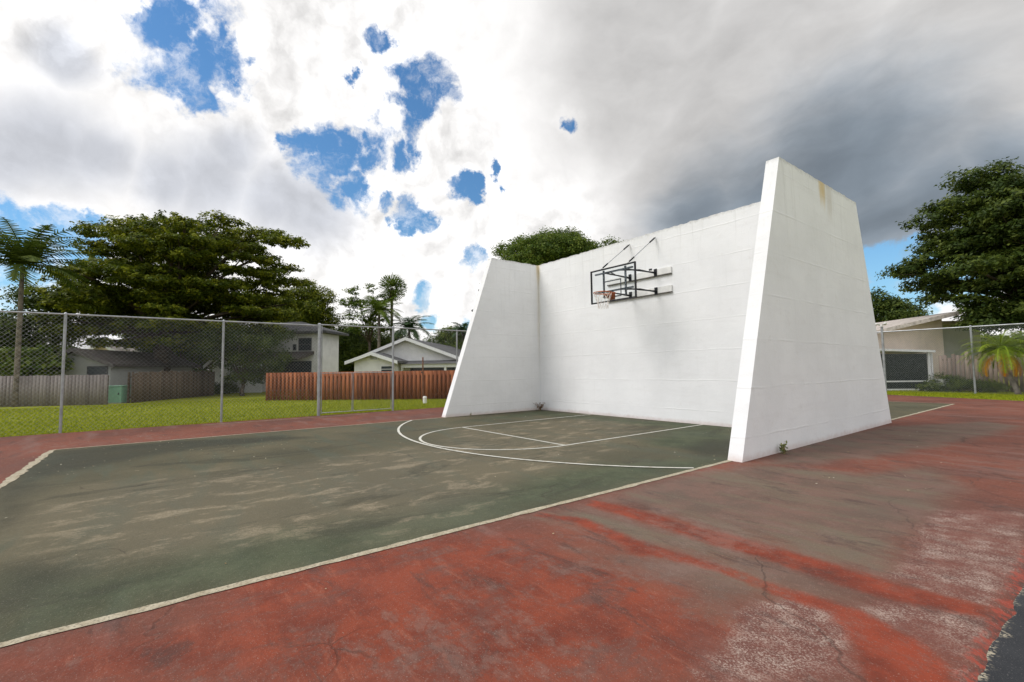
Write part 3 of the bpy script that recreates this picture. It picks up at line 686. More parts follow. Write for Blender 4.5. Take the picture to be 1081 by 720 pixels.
mb = MB(); mb.tube([(q[0], q[1], -.05), (q[0], q[1], 2.0)], .035, 8); mb.tube([(q[0], q[1], 2.0), (q[0], q[1], 2.03)], [.045, .02], 8); mb.build('pole', rustp, st)
mb = MB(); mb.tube([(q[0]-.03, q[1]-.03, 1.3), (q[0]-.03, q[1]-.03, 1.36)], .05, 8); mb.build('clamp', blk, st)
q = gnd(448.5, 425.3); st = thing('utility_marker', q, 'short white marker post at the foot of the rusty pole', 'marker post')
mb = MB(); mb.tube([(q[0], q[1], -.05), (q[0], q[1], .22)], .085, 10); mb.tube([(q[0], q[1], .22), (q[0], q[1], .29)], [.1, .06], 10); mb.build('marker_body', white_p, st)

# ------------------------------------------------------------------ houses
stucco = simple('white_stucco', (.74, .73, .71), .9, var=.06, sc=2, bump=.2)
stucco_c = simple('cream_stucco', (.74, .62, .53), .9, var=.06, sc=2, bump=.2)
stucco_g = simple('grey_and_shaded_stucco', (.42, .42, .41), .9, var=.07, sc=2, bump=.2)
def shingle(name, c0, c1):
    t = NT(name); n = t.noise(2.5, 5); z = t.sep(t.pos())[2]; b = t.math('FRACT', t.math('MULTIPLY', z, 7)); c = t.mix(t.rng(n, .35, .65), c0, c1)
    c = t.mix(t.rng(b, 0, .2, .5, 0), c, tuple(v*.4 for v in c0)); t.bump(b, .5, .03); return t.out(c, .85)
roof_d = shingle('dark_shingle', (.075, .075, .078), (.12, .118, .118)); roof_l = shingle('pale_roof_tile', (.42, .37, .33), (.55, .49, .44)); roof_b = shingle('brown_shingle', (.06, .05, .045), (.10, .085, .075))
trim = simple('white_trim', (.72, .72, .72), .6, var=.05); dwin = NT('dark_glass_and_porch_shade').out((.035, .045, .055), .12)
frame_d = simple('dark_window_frame', (.08, .08, .08), .5)
gutterm = simple('dark_soffit', (.10, .09, .085), .8)
def facade_window(pl, u0, v0, u1, v1, root, dep=0, fr=None, muntin=False):
    s0, z1 = pl.sz(u0, v0); s1, z0 = pl.sz(u1, v1); mb = MB()
    g = .05
    mb.pbox(pl, s0, s1, z0, z0+g, dep-.05, dep-.003); mb.pbox(pl, s0, s1, z1-g, z1, dep-.05, dep-.003); mb.pbox(pl, s0, s0+g, z0+g, z1-g, dep-.05, dep-.003); mb.pbox(pl, s1-g, s1, z0+g, z1-g, dep-.05, dep-.003)
    if muntin: mb.pbox(pl, s0+g, s1-g, (z0+z1)/2-.02, (z0+z1)/2+.02, dep-.045, dep-.003)
    w = mb.build('window', fr or trim, root)
    mb = MB(); mb.pbox(pl, s0+g, s1-g, z0+g, z1-g, dep-.025, dep-.002); mb.build('pane', dwin, w)
def gable(pl, s0, s1, ze, za, root, wall, roof, depth, over=.45, d0=0., apex=None, z0=-.05, thick=.14, fascm=None):
    """gable-fronted block in facade frame; ridge runs along depth"""
    sm = (s0+s1)/2 if apex is None else apex
    mb = MB(); mb.prism([pl.P(s0, z0, d0), pl.P(s1, z0, d0), pl.P(s1, ze, d0), pl.P(sm, za, d0), pl.P(s0, ze, d0)], pl.n*depth); mb.build('wall', wall, root)
    for a, b in ((s0, sm), (s1, sm)):
        k = (za-ze)/(sm-a); oa = a-over*(1 if a < sm else -1); zo = ze+(oa-a)*k
        mb = MB(); mb.prism([pl.P(oa, zo+.003, d0-over), pl.P(sm, za+.003, d0-over), pl.P(sm, za+thick, d0-over), pl.P(oa, zo+thick, d0-over)], pl.n*(depth+2*over)); rf = mb.build('roof', roof, root)
        mb = MB(); mb.prism([pl.P(oa, zo-.06, d0-over-.04), pl.P(sm, za-.06, d0-over-.04), pl.P(sm, za+thick+.02, d0-over-.04), pl.P(oa, zo+thick+.02, d0-over-.04)], pl.n*.036); mb.build('fascia', fascm or trim, rf)
# --- white single-storey gabled house behind the red fence
o = atd(366, 390, 33.)[:2]; H1 = Plane(o, E1)
h1 = thing('gabled_house', (*(o+E1*4+H1.n[:2]*4), 0), 'white single storey house with grey shingle gables behind the red board fence', 'house')
s0, _ = H1.sz(374, 385); s1, _ = H1.sz(417, 385); _, za = H1.sz(394.6, 372); k0, zk = H1.sz(366, 385.5); sap, _ = H1.sz(394.6, 372)
ze = za-(za-zk)*((sap-s0)/(sap-k0)); gable(H1, s0, 2*sap-s0, ze, za-.14, h1, stucco, roof_d, 5., over=.45)
facade_window(H1, 402, 386, 416, 393.5, h1, muntin=True)
gs, gz = H1.sz(395, 377.5)
mb = MB(); mb.pbox(H1, gs-.3, gs+.3, gz-.14, gz+.10, -.05, -.003)
vt = mb.build('gable_vent', trim, h1); mb = MB()
for i in range(3): mb.pbox(H1, gs-.24, gs+.24, gz-.11+i*.065, gz-.08+i*.065, -.06, -.051)
mb.build('vent_slat', gutterm, vt)
b0, zb = H1.sz(380.6, 371); bm, zbm = H1.sz(415, 356.7); b1, zb1 = H1.sz(472, 380.8)
D2 = 2.0; kk = 1.06
bL, bM, bR = b0*kk, bm*kk+.1, b1*kk+.2; zA = 1.39+(zbm-1.39)*kk; zR = 1.39+(zb1-1.39)*kk
slope = (zA-zR)/(bR-bM); zE = zR+.45*slope
mb = MB()
gable(H1, 2*bM-bR+.45, bR-.45, zE, zA-.14, h1, stucco, roof_d, 12, over=.45, d0=D2, apex=bM)
mb = MB(); c0, zc = H1.sz(418, 384.2); c1, _ = H1.sz(500, 384); mb.pbox(H1, c0, c1+2, 1.62, 1.86, D2-1.1, D2-.9); mb.build('porch_beam', trim, h1)
mb = MB(); mb.prism([H1.P(c0, 1.863, D2-1.25), H1.P(c0, 2.12, D2-.003), H1.P(c0, 1.95, D2-.003), H1.P(c0, 1.863, D2-.5)], tuple(H1.e*(c1+2-c0))); mb.build('porch_roof', roof_d, h1)
mb = MB(); mb.pbox(H1, c0+.3, c1+1.9, .2, 1.6, D2-.05, D2-.003); mb.build('porch_shade_panel', dwin, h1)  # flat dark panel on the wall stands for the shade inside the porch
for u in (419, 466): 
    s, _ = H1.sz(u, 388); mb = MB(); mb.pbox(H1, s-.07, s+.07, 0, 1.62, D2-1.07, D2-.93); mb.build('porch_post', trim, h1)
# --- two-storey white house
o = atd(258, 390, 42)[:2]; H2 = Plane(o, E1)
h2 = thing('two_storey_house', (*(o+E1*4+H2.n[:2]*4), 0), 'two storey white house with dark windows behind the big tree', 'house')
s1, zt = H2.sz(341, 352); _, zw = H2.sz(300, 357); s_l, _ = H2.sz(262, 390)
dz2 = Plane(np.array(H2.P(s1, 0, 0)[:2]), H2.n[:2]).sz(357.5, 370)[0]; print('house2 depth', dz2)
mb = MB(); mb.pbox(H2, s_l, s1, -.05, zt, 0, dz2); mb.build('wall', stucco, h2)
pe, ze2 = H2.sz(345, 350); 
mb = MB(); mb.prism([H2.P(s_l-.5, zt+.003, -.6), H2.P(s1+.6, zt+.003, -.6), H2.P(s1+.6, zt+.003, dz2+.6), H2.P(s_l-.5, zt+.003, dz2+.6)], (0, 0, .16)); mb.build('eave', roof_d, h2)
mb = MB(); k = len(mb.v); A_, B_, C_, D_ = H2.P(s_l-.5, zt+.165, -.6), H2.P(s1+.6, zt+.165, -.6), H2.P(s1+.6, zt+.165, dz2+.6), H2.P(s_l-.5, zt+.165, dz2+.6); R0, R1 = H2.P(s_l+2.5, zt+1.1, dz2/2), H2.P(s1-2.5, zt+1.1, dz2/2)
mb.quad(A_, B_, R1, R0); mb.tri(B_, C_, R1); mb.quad(C_, D_, R0, R1); mb.tri(D_, A_, R0); mb.build('roof', roof_d, h2)
facade_window(H2, 315.5, 357, 329, 370, h2, fr=frame_d, muntin=True); facade_window(H2, 309.5, 363.5, 313, 370, h2, fr=frame_d); 
_, za = H2.sz(300, 381.5); _, zb_ = H2.sz(300, 386)
mb = MB(); mb.prism([H2.P(s_l+.5, za, -2.3), H2.P(s_l+.5, za+.15, -2.3), H2.P(s_l+.5, za+.75, -.003), H2.P(s_l+.5, za+.5, -.003)], tuple(H2.e*(s1-s_l-1.2))); mb.build('porch_roof', roof_b, h2)
mb = MB(); mb.pbox(H2, s_l+.8, s1-.9, .1, za, -.05, -.003); mb.build('porch_shade_panel', dwin, h2)  # dark panel paints the shade beneath the porch roof onto the wall
H2s = Plane(np.array(H2.P(s1, 0, 0)[:2]), H2.n[:2]); H2s.n = -H2s.n
facade_window(H2s, 348.5, 360.5, 352.3, 373, h2, fr=frame_d); facade_window(H2s, 348.5, 387.5, 352.5, 392.5, h2, fr=frame_d)
# --- pale garage wall left of it
o = atd(224, 400, 41)[:2]; H3 = Plane(o, E1); sR, zt = H3.sz(264, 383)
h3 = thing('garage', (*(o+E1*3+H3.n[:2]*3), 0), 'low pale garage half hidden by the big tree left of the two storey house', 'garage')
gable(H3, 0, sR, zt, zt+1.2, h3, stucco, roof_b, 6.5, over=.4)
mb = MB(); mb.pbox(H3, 1.2, 4.0, -.02, 2.1, -.04, -.003); mb.build('garage_door', trim, h3)
# --- small grey house at far left
o = atd(60, 400, 35)[:2]; H4 = Plane(o, (.5, .87)); sL, _ = H4.sz(52, 390); sR, zR = H4.sz(117, 384); sA, zA = H4.sz(82, 370.5)
h4 = thing('bungalow', (*(o+H4.n[:2]*3), 0), 'small grey bungalow with brown gable roof behind the grey picket fence', 'house')
gable(H4, 2*sA-sR, sR, zR, zA, h4, stucco_g, roof_b, 8, over=.4, fascm=gutterm)
facade_window(H4, 92.5, 386.6, 114, 396, h4, fr=frame_d)
o = atd(86, 400, 48)[:2]; H5 = Plane(o, (.5, .87)); sR, zR = H5.sz(160, 386); sA, zA = H5.sz(110, 364); 
h5 = thing('tan_roof_house', (*(o+H5.n[:2]*3), 0), 'beige house with pale tile roof glimpsed under the big tree', 'house')
gable(H5, 2*sA-sR, sR, zR-.3, zA, h5, stucco_c, roof_l, 8, over=.4); facade_window(H5, 128, 392, 140, 400, h5, fr=frame_d)
# --- cream house at right
pc = atd(994, 400, 35.5)[:2]; H6 = Plane(atd(926, 400, 33.5)[:2], pc-atd(926, 400, 33.5)[:2])
h6 = thing('cream_house', (*(pc+H6.n[:2]*3), 0), 'cream stucco house with pale sloping roof at the right beneath the large tree', 'house')
sC, zC = H6.sz(994, 334); s9, z9 = H6.sz(938, 347)
kz = (zC-z9)/(sC-s9); dpt = 9
mb = MB(); mb.prism([H6.P(s9-1.2, -.05, 0), H6.P(sC, -.05, 0), H6.P(sC, zC, 0), H6.P(s9-1.2, z9-1.2*kz, 0)], tuple(H6.n*dpt)); mb.build('wall', stucco_c, h6)
sE = s9-1.6; zE = z9-1.6*kz
mb = MB(); mb.prism([H6.P(sE, zE+.003, -.7), H6.P(sC+.5, zC+.5*kz+.003, -.7), H6.P(sC+.5, zC+.5*kz+.12, -.7), H6.P(sE, zE+.12, -.7)], tuple(H6.n*(dpt+1))); rf = mb.build('roof', roof_l, h6)
mb = MB(); mb.prism([H6.P(sE, zE-.08, -.75), H6.P(sC+.5, zC+.5*kz-.08, -.75), H6.P(sC+.5, zC+.5*kz+.13, -.75), H6.P(sE, zE+.13, -.75)], tuple(H6.n*.045)); mb.build('fascia', simple('cream_trim', (.62, .55, .50)), rf)
H6b = Plane(np.array(H6.P(sC+.003, 0, .8)[:2]), H6.e[:2]); s10, _ = H6b.sz(1037, 380); _, z10 = H6b.sz(1010, 343)
mb = MB(); mb.pbox(H6b, 0, s10, -.05, z10, 0, 7); mb.build('side_wall', stucco_g, h6)  # shaded side of the cream house: its shade is painted in as grey
mb = MB(); mb.pbox(H6b, -.0, s10+.5, z10+.003, z10+.2, -.5, 7.4); mb.build('side_roof', roof_l, h6)
# screened patio in front of it
pp = atd(936, 413, 32.2)[:2]; H7 = Plane(pp, H6.e[:2]); s1_, zt = H7.sz(980.5, 371); _, zt0 = H7.sz(937, 368.5); _, zm = H7.sz(960, 402.5)
pt = thing('screened_patio', (*(pp+H7.e[:2]*1.5+H7.n[:2]*1), 0), 'white framed screened patio enclosure in front of the cream house', 'patio enclosure')
mb = MB()
mb.pbox(H7, s1_-.05, s1_+.06, -.03, zt, 0, .1); mb.build('corner_post', trim, pt)
mb = MB(); mb.pbox(H7, -.3, -.22, -.03, zt0, 0, .1); mb.build('corner_post', trim, pt)
mb = MB(); mb.prism([H7.P(-.9, zt0-.06, -.12), H7.P(s1_+.25, zt-.06, -.12), H7.P(s1_+.25, zt+.06, -.12), H7.P(-.9, zt0+.06, -.12)], tuple(H7.n*2.2)); mb.build('patio_roof', trim, pt)
mb = MB(); mb.pbox(H7, -.22, s1_-.09, zm-.04, zm+.04, .02, .08); mb.build('mid_rail', trim, pt)
mb = MB(); mb.pbox(H7, -.22, s1_-.09, -.03, .08, .02, .08); mb.build('bottom_rail', trim, pt)
scr = NT('dark_insect_screen'); scr.out((.012, .018, .018), .45)
mb = MB(); mb.pbox(H7, -.22, s1_-.09, .08, zm-.04, .045, .055); mb.pbox(H7, -.22, s1_-.09, zm+.04, zt-.1, .045, .055); mb.build('screen_panel', scr.m, pt)
mb = MB(); mb.tube([H7.P(s1_+.16, zt-.1, .05), H7.P(s1_+.16, .2, .05), H7.P(s1_+.5, .02, -.1)], .045, 8); mb.build('downspout', trim, pt)
q = atd(1003, 408, 32.4); pl = Plane(q[:2], H6.e[:2]); ac = thing('air_conditioner', (q[0], q[1], 0), 'small pale air conditioner unit among shrubs beside the patio', 'air conditioner')
mb = MB(); mb.pbox(pl, -.35, .35, .0, .62, 0, .6); mb.build('housing', simple('beige_metal', (.40, .40, .37)), ac, bevel=.02)
mb = MB()
for i in range(6): mb.pbox(pl, -.28, .28, .1+i*.08, .13+i*.08, -.012, -.002)
mb.build('grille', frame_d, ac)

# ------------------------------------------------------------------ trees
def px_clumps(rows, dist, depth, r=(1.6, .5), step=1.0, jitter=.35, drop=0., wob=0):
    """rows: (v,u0,u1) spans seen from the photo; filled with flat pads through the crown's depth"""
    out = []
    for v, u0, u1 in rows:
        u0 += rng.uniform(-wob, wob); u1 += rng.uniform(-wob, wob)
        A = atd(u0, v, dist); B = atd(u1, v, dist); L = np.linalg.norm(B-A); e = (B-A)/L; n = np.array([-e[1], e[0], 0]); k = max(1, int(L/(r[0]*step)))
        hw_ = min(depth, L*.5)
        for i in range(k+1):
            f = i/k; w = hw_*math.sqrt(max(.02, 1-(2*f-1)**2))
            m_ = max(1, int(2*w/(r[0]*1.5)))
            for j in range(m_):
                if rng.random() < drop: continue
                g = (j+.5)/m_*2-1
                c = A+e*(L*f)+n*(g*w)+np.array([rng.normal()*jitter*r[0], rng.normal()*jitter*r[0], rng.normal()*jitter*r[1]*1.2])
                s = rng.uniform(.7, 1.15); out.append((*c, r[0]*s, r[0]*s, r[1]*s))
    return out
# big layered tree, left
rows = [(238, 158, 205), (247, 112, 285), (258, 90, 295), (270, 75, 290), (283, 68, 298), (296, 62, 285), (309, 58, 288), (321, 55, 290), (334, 62, 290), (348, 78, 284), (362, 100, 270)]
cl = px_clumps(rows, 38, 5.5, (1.5, .30), 1.05, .22, .20, 12)
tree('spreading_tree', (*atd(172, 400, 38)[:2], -.05), cl, L_olive, 'huge spreading layered tree with olive green flat tiers behind the left fence', dens=1500, size=.21, trunk_r=.42, fork=4.0, limbs=60, upbias=1.0, n_trunks=3, gap=.2)
cl = px_clumps([(352, 215, 262), (362, 222, 296), (373, 240, 284), (384, 252, 275), (396, 254, 268)], 34, 2.0, (.95, .6), 1.0)
tree('shade_tree', (*atd(256, 413, 34)[:2], -.05), cl, L_dark, 'dark low hanging tree in front of the two storey house', dens=1500, size=.17, trunk_r=.12)
cl = px_clumps([(308, 305, 325), (316, 292, 340), (326, 285, 350), (338, 280, 354), (348, 300, 345)], 58, 3.0, (1.25, .9), .9)
tree('rounded_tree', (*atd(318, 400, 58)[:2], -.05), cl, L_olive, 'rounded brownish green tree rising over the two storey house', dens=1000, size=.22, trunk_r=.25)
cl = px_clumps([(308, 368, 392), (316, 366, 396), (326, 378, 398), (336, 372, 402), (345, 366, 410)], 52, 2.5, (1.0, .55), 1.35)
tree('airy_tree', (*atd(390, 400, 52)[:2], -.05), cl, L_fresh, 'sparse airy tree beside the fan palm', dens=600, size=.24, trunk_r=.16, limbs=30, gap=.5)
cl = px_clumps([(352, 345, 372), (360, 350, 420), (370, 356, 420), (380, 358, 400), (390, 358, 380)], 56, 2.5, (1.5, 1.2), .9)
tree('dense_tree', (*atd(380, 400, 57)[:2], -.05), cl, L_dark, 'dense dark green tree mass between the two white houses', dens=1400, size=.2, trunk_r=.2)
cl = px_clumps([(352, 470, 512), (361, 462, 512), (370, 455, 512)], 48, 2.5, (1.3, .9), .9)
tree('dense_tree', (*atd(492, 400, 48)[:2], -.05), cl, L_fresh, 'low bushy green tree beyond the grey roof near the far white wing', dens=1100, size=.2, trunk_r=.2)
fan_palm('fan_palm', (*atd(413.5, 395, 52)[:2], -.05), atd(414, 304, 52)[2], 'tall fan palm with rusty skirt above the grey roofed house', r=1.6, trunk_r=.15)
palm('coconut_palm', (*atd(400, 395, 50)[:2], -.05), atd(398, 330, 50)[2], 'feathery palm just left of and below the fan palm', n=26, length=3.0, leaf=.75, width=.09, mat=L_fresh, droop=.75)
palm('coconut_palm', (*atd(432, 395, 50)[:2], -.05), atd(432, 347, 50)[2], 'low feathery palm right of the fan palm above the roof', n=22, length=2.9, leaf=.7, width=.09, droop=.85)
palm('coconut_palm', (*atd(489, 395, 46)[:2], -.05), atd(489, 350, 46)[2], 'small palm peeking out beside the far white wing', n=16, length=1.7, leaf=.5, width=.08, droop=.9)
palm('queen_palm', (*atd(17, 410, 32)[:2], -.05), atd(17, 281, 32)[2], 'tall feathery palm at the far left edge', n=38, length=3.0, leaf=.62, width=.085, mat=L_dark, trunk_r=.10, droop=.7, lift=(.2, 1.5))
cl = px_clumps([(316, 25, 62), (330, 0, 62), (344, -20, 66), (358, -20, 58), (372, 10, 52)], 40, 2.5, (1.3, .8), .95)
tree('bushy_tree', (*atd(28, 410, 40)[:2], -.05), cl, L_dark, 'dark bushy tree behind the tall palm at the far left', dens=1300, size=.2, trunk_r=.2)
cl = px_clumps([(378, 18, 60), (386, 22, 56), (393, 20, 52)], 34.5, 1.2, (.8, .5), .9)
tree('garden_shrub', (*atd(38, 410, 34.5)[:2], -.05), cl, L_fresh, 'broad leaved green shrub above the grey picket fence', 'shrub', dens=900, size=.3, trunk_r=.06)
cl = px_clumps([(350, 140, 236), (362, 150, 232), (374, 165, 228), (386, 175, 222)], 47, 3.0, (1.4, 1.0), .9)
tree('dense_tree', (*atd(190, 405, 47)[:2], -.05), cl, L_dark, 'dark tree filling the gap beneath the big spreading tree', dens=1200, size=.22, trunk_r=.25)
# behind the white wall
cl = px_clumps([(256, 566, 600), (262, 552, 618), (269, 540, 642), (278, 536, 652), (288, 536, 664), (300, 540, 670), (316, 545, 670), (335, 560, 660)], 42, 5, (1.35, .8), 1.0, .45, .25, 8)
tree('round_crowned_tree', (*atd(600, 400, 42)[:2], -.05), cl, L_fresh, 'rounded bright green tree crown showing above the white wall', dens=1700, size=.2, trunk_r=.35, fork=4.5)
# right side
rows = [(182, 1060, 1120), (192, 1035, 1170), (205, 1020, 1200), (218, 1003, 1210), (232, 998, 1220), (247, 992, 1220), (262, 984, 1220), (277, 974, 1215), (291, 972, 1210), (305, 996, 1200), (318, 1003, 1190), (331, 1005, 1180), (343, 1018, 1160)]
cl = px_clumps(rows, 36, 6, (1.45, .42), 1.0, .25, .10, 9)
tree('large_shade_tree', (*atd(1100, 400, 36)[:2], -.05), cl, L_dark, 'large dark green tree overhanging the cream house at the right edge', dens=1500, size=.21, trunk_r=.4, fork=4.2, limbs=60, upbias=.8, gap=.2)
cl = px_clumps([(318, 915, 945), (327, 905, 962), (338, 900, 962), (350, 900, 950)], 50, 3, (1.4, 1.0), .9)
tree('dense_tree', (*atd(930, 400, 50)[:2], -.05), cl, L_dark, 'dark green tree behind the cream house roof beside the near white wing', dens=1300, size=.22, trunk_r=.25)
cl = px_clumps([(325, 990, 1004), (334, 984, 1002)], 33.5, 1., (.7, .4), 1)
for i, (u, v, hh, lb) in enumerate(((1012, 410, .85, 'dark leafy shrub left of the far fence post'), (1033, 411, .75, 'low green shrub right of the far fence post'), (1050, 411, .6, 'low spreading shrub under the yellow green palm'), (988, 410, .5, 'small shrub beside the patio downspout'), (1000, 400, 1.3, 'tall thin shrub against the cream wall corner'))):
    q = atd(u, v, 31.8+(.9 if i == 4 else 0)); c = [(q[0]+rng.normal()*.3, q[1]+rng.normal()*.2, hh*rng.uniform(.25, .6), .34, .34, .2) for _ in range(5)]
    tree('garden_shrub', (q[0], q[1], -.04), c, L_dark if i != 2 else L_fresh, lb, 'shrub', 'shrubs at the foot of the tan plank fence', dens=3200, size=.10, trunk_r=.03, limbs=5)
q = atd(1066, 413, 30.3); palm('pygmy_date_palm', (q[0]+.3, q[1]-.1, -.05), 1.95, 'small yellow green palm with orange lower fronds behind the far fence', n=44, length=1.7, leaf=.34, mat=L_yel, trunk_r=.09, lean=(-.5, .2), droop=1.0, lift=(-.1, 1.4), width=.022, lower=9, cat='palm')
for i, (u, w, h_) in enumerate(((243, 1.3, .5), (232, .8, .4))):
    q = atd(u, 412, 39.3); c = [(q[0]+rng.normal()*w*.5, q[1]+rng.normal()*.3, h_*rng.uniform(.4, 1), .5, .5, .3) for _ in range(6)]
    tree('foundation_shrub', (q[0], q[1], -.04), c, L_dark, ('wider dark shrub' if i == 0 else 'narrower dark shrub')+' at the foot of the pale garage wall', 'shrub', dens=2500, size=.12, trunk_r=.03, limbs=4)
# far tree belt closing the horizon behind the houses
for i in range(26):
    u = -160+i*52+rng.normal()*8; dd = rng.uniform(62, 74); q = atd(u, 395, dd)
    if 495 < u < 900 and False: continue
    hh = rng.uniform(3.2, 5.2); c = [(q[0]+rng.normal()*2.4, q[1]+rng.normal()*2.4, hh*rng.uniform(.25, .85), 2.2, 2.2, 1.3) for _ in range(9)]
    tree('distant_tree', (q[0], q[1], -.04), c, L_dark if i % 3 else L_fresh, 'distant low green tree in the belt behind the houses', 'tree', 'distant trees closing the horizon', dens=420, size=.42, trunk_r=.2, limbs=4)

# ------------------------------------------------------------------ sky and light
SUN_AZ, SUN_EL = 205., 47.          # compass-like: direction the light comes from, measured from +Y clockwise
sd = np.array([math.sin(rad(SUN_AZ))*math.cos(rad(SUN_EL)), math.cos(rad(SUN_AZ))*math.cos(rad(SUN_EL)), math.sin(rad(SUN_EL))])
w = bpy.data.worlds.new('World'); S.world = w; w.use_nodes = True
T = NT.__new__(NT); T.t = w.node_tree; T.n = T.t.nodes; t = T
bg = T.n['Background']
sky = t.new('ShaderNodeTexSky', sky_type='NISHITA'); sky.sun_disc = False; sky.sun_elevation = rad(SUN_EL); sky.sun_rotation = rad(SUN_AZ); sky.air_density = 1.3; sky.ozone_density = 2.5; sky.dust_density = .3
D = t.new('ShaderNodeTexCoord').outputs['Generated']
def vadd(a, b):
    o = t.new('ShaderNodeVectorMath', operation='ADD'); t.put(o.inputs[0], a); t.put(o.inputs[1], b); return o.outputs[0]
def ncol(sc, det, vec, rough=.55):
    o = t.new('ShaderNodeTexNoise'); o.inputs['Scale'].default_value = sc; o.inputs['Detail'].default_value = det; o.inputs['Roughness'].default_value = rough; t.lk(vec, o.inputs['Vector']); return o.outputs['Color']
def centred(c, k): return t.scl(vadd(c, (-.5, -.5, -.5)), (k, k, k))
DS = vadd(D, centred(ncol(3.2, 4, D, .55), .14))
D2 = vadd(D, centred(ncol(5, 6, D, .60), .13))
D3 = vadd(D2, centred(ncol(18, 6, D, .68), .055))
def blobs(lst, vec):
    acc = None
    for u, v, r in lst:
        d = ray(u, v); n = np.linalg.norm(d); c = d/n
        # angular size of r pixels there
        c2 = ray(u+r, v); c2 /= np.linalg.norm(c2); c3 = ray(u, v+r); c3 /= np.linalg.norm(c3); R = (np.linalg.norm(c2-c)+np.linalg.norm(c3-c))/2
        o = t.new('ShaderNodeVectorMath', operation='DISTANCE'); t.lk(vec, o.inputs[0]); o.inputs[1].default_value = tuple(c)
        x = t.math('MULTIPLY_ADD', o.outputs['Value'], -1/R, 1.)
        acc = x if acc is None else t.math('MAXIMUM', acc, x)
    return acc
HOLES = [(270, 70, 12), (420, 110, 18), (455, 120, 16), (395, 120, 10), (380, 170, 16), (430, 155, 14), (310, 150, 10), (440, 310, 10), (455, 335, 10), (500, 345, 12), (430, 225, 12), (415, 235, 8), (490, 215, 8), (445, 315, 10),(178, 15, 26), (176, 50, 26), (178, 85, 30), (160, 30, 16), (215, 110, 20), (208, 92, 30), (238, 78, 26), (245, 50, 16), (228, 10, 26), (200, 25, 22), (250, 95, 14),
 (403, 37, 13), (443, 90, 26), (462, 108, 22), (432, 118, 18), (480, 108, 12), (375, 80, 8), (400, 140, 20), (425, 140, 18), (385, 152, 20), (350, 158, 22), (325, 152, 16), (345, 182, 18), (365, 202, 18), (405, 214, 9), (335, 175, 16), (415, 165, 14),
 (481, 203, 12), (497, 200, 8), (440, 232, 12), (428, 238, 9), (488, 268, 11), (500, 266, 8), (602, 126, 11), (527, 190, 6), (535, 203, 5),
 (10, 235, 24), (45, 238, 20), (80, 232, 15), (105, 228, 10), (20, 270, 40), (70, 262, 28), (0, 300, 50),
 (925, 275, 22), (945, 300, 30), (962, 275, 20), (930, 310, 28), (975, 262, 12), (1000, 300, 30), (960, 330, 20)]
hole = blobs(HOLES, D3)
# elsewhere in the sky (out of this view) loose gaps between the clouds
away = t.rng(t.math('SUBTRACT', 1, 0), 0, 1)
dt = t.new('ShaderNodeVectorMath', operation='DOT_PRODUCT'); t.lk(D, dt.inputs[0]); dt.inputs[1].default_value = tuple(_f)
gen = t.math('SUBTRACT', t.math('MULTIPLY', t.noise(2.4, 6, .6, D2), 4), 2.4)
hole = t.math('MAXIMUM', hole, t.math('SUBTRACT', gen, t.rng(dt.outputs['Value'], .35, .55, 0, 4, False)))
hm = t.rng(t.math('ADD', hole, centred and t.math('MULTIPLY', t.math('SUBTRACT', t.noise(11, 8, .66, DS), .5), 3.0)), -.42, .30)
# wispy veil inside the gaps
hm = t.math('MULTIPLY', hm, t.rng(t.noise(9, 7, .7, D2), .46, .70, 1, .35))
# cloud shading
sdv = tuple(sd*.05)
bil = t.math('SUBTRACT', t.noise(5, 6, .5, D2), t.noise(5, 6, .5, vadd(D2, tuple(sd*.06))))
bil2 = t.math('SUBTRACT', t.noise(15, 5, .55, D2), t.noise(15, 5, .55, vadd(D2, tuple(sd*.025))))
calm = t.rng(blobs([(70, 165, 110), (240, 210, 80), (330, 235, 50), (760, 60, 240), (900, 170, 200), (1000, 100, 180), (620, 60, 160)], DS), -.2, .4, 1, .25)
bri = t.math('MULTIPLY_ADD', t.math('ADD', t.math('MULTIPLY', bil, 1.15), t.math('MULTIPLY', bil2, .9)), calm, .93)
bri = t.math('ADD', bri, t.math('MULTIPLY', t.math('SUBTRACT', t.noise(2.0, 4, .5, DS), .5), .45))
GREY = [(330, 235, 50), (60, 165, 75), (20, 180, 60), (110, 175, 50), (230, 205, 60), (300, 225, 50), (185, 200, 40), (250, 175, 40), (70, 60, 40)]
gm = t.rng(blobs(GREY, DS), -.35, .75)
tex0 = t.math('SUBTRACT', t.noise(5, 6, .6, t.scl(DS, (1, 1, 2))), .5)
STORM = [(745, 228, 60), (800, 225, 80), (865, 225, 95), (925, 232, 80), (890, 185, 110), (970, 215, 70), (1040, 190, 60)]
MID = [(820, 110, 270), (1000, 80, 240), (680, 50, 170), (960, 190, 170), (740, 180, 130), (1081, 200, 120)]
sm = t.rng(t.math('MULTIPLY_ADD', tex0, .8, blobs(STORM, DS)), -.55, .85); mm = t.rng(blobs(MID, DS), -.15, .75)
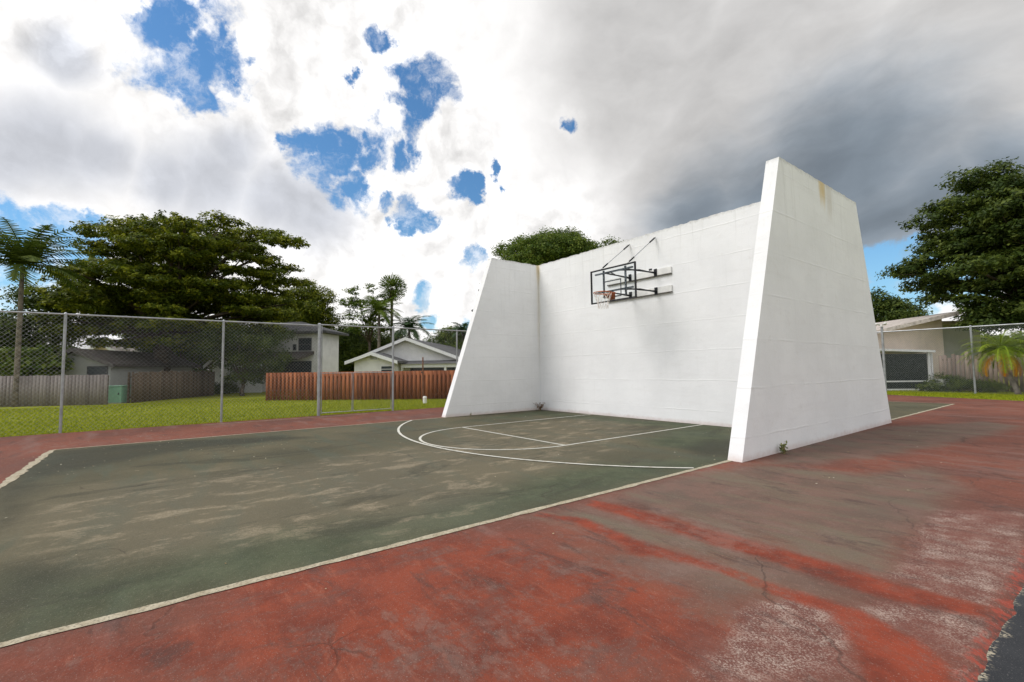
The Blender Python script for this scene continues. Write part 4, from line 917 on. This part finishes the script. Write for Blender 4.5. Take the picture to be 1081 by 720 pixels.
tex = t.math('MULTIPLY', t.math('SUBTRACT', t.noise(4.5, 6, .55, t.scl(DS, (1, 1, 2.2))), .5), .55)
bri = t.mix(0, bri, bri) if False else t.math('ADD', t.math('MULTIPLY', bri, t.math('SUBTRACT', 1, t.math('MULTIPLY', mm, .9))), t.math('MULTIPLY', mm, t.math('ADD', .44, tex)))
bri = t.math('ADD', bri, t.math('MULTIPLY', t.rng(hole, -1.2, -.2), .06))
bri = t.math('SUBTRACT', bri, t.math('MULTIPLY', gm, .34)); bri = t.math('MULTIPLY', bri, t.math('SUBTRACT', 1, t.math('MULTIPLY', sm, .55)))
bri = t.math('MAXIMUM', bri, .10)
cc = t.mix(sm, (1, .985, .975), (.80, .95, 1.12)); cc = t.mix(t.math('MULTIPLY', gm, .8), cc, (.92, .96, 1.06))
cl_ = t.new('ShaderNodeVectorMath', operation='MULTIPLY'); t.lk(cc, cl_.inputs[0]); cb = t.new('ShaderNodeCombineXYZ')
b10 = t.math('MULTIPLY', bri, 10); [t.lk(b10, cb.inputs[i]) for i in range(3)]; t.lk(cb.outputs[0], cl_.inputs[1])
skc = t.mix(1., sky.outputs[0], (.62, .95, 1.18), 'MULTIPLY')
low = t.rng(t.sep(D)[2], .0, .30, .45, 0)
skc = t.mix(low, skc, (3.6, 6.2, 9.2))
t.lk(t.mix(hm, cl_.outputs[0], skc), bg.inputs[0]); bg.inputs[1].default_value = .1
w.cycles.sampling_method = 'MANUAL'; w.cycles.sample_map_resolution = 512

sl = bpy.data.lights.new('sun', 'SUN'); sl.energy = 2.0; sl.angle = rad(30); sl.color = (1, .97, .94)
so = bpy.data.objects.new('sun', sl); COL.objects.link(so); so.rotation_euler = Vector(sd).to_track_quat('Z', 'Y').to_euler(); so.location = (0, 0, 30)

S.view_settings.view_transform = 'Standard'; S.view_settings.look = 'None'; S.view_settings.gamma = 1; S.view_settings.exposure = .16
S.render.engine = 'CYCLES'; S.cycles.max_bounces = 8; S.cycles.transparent_max_bounces = 12
S.render.resolution_x = 1024; S.render.resolution_y = 682
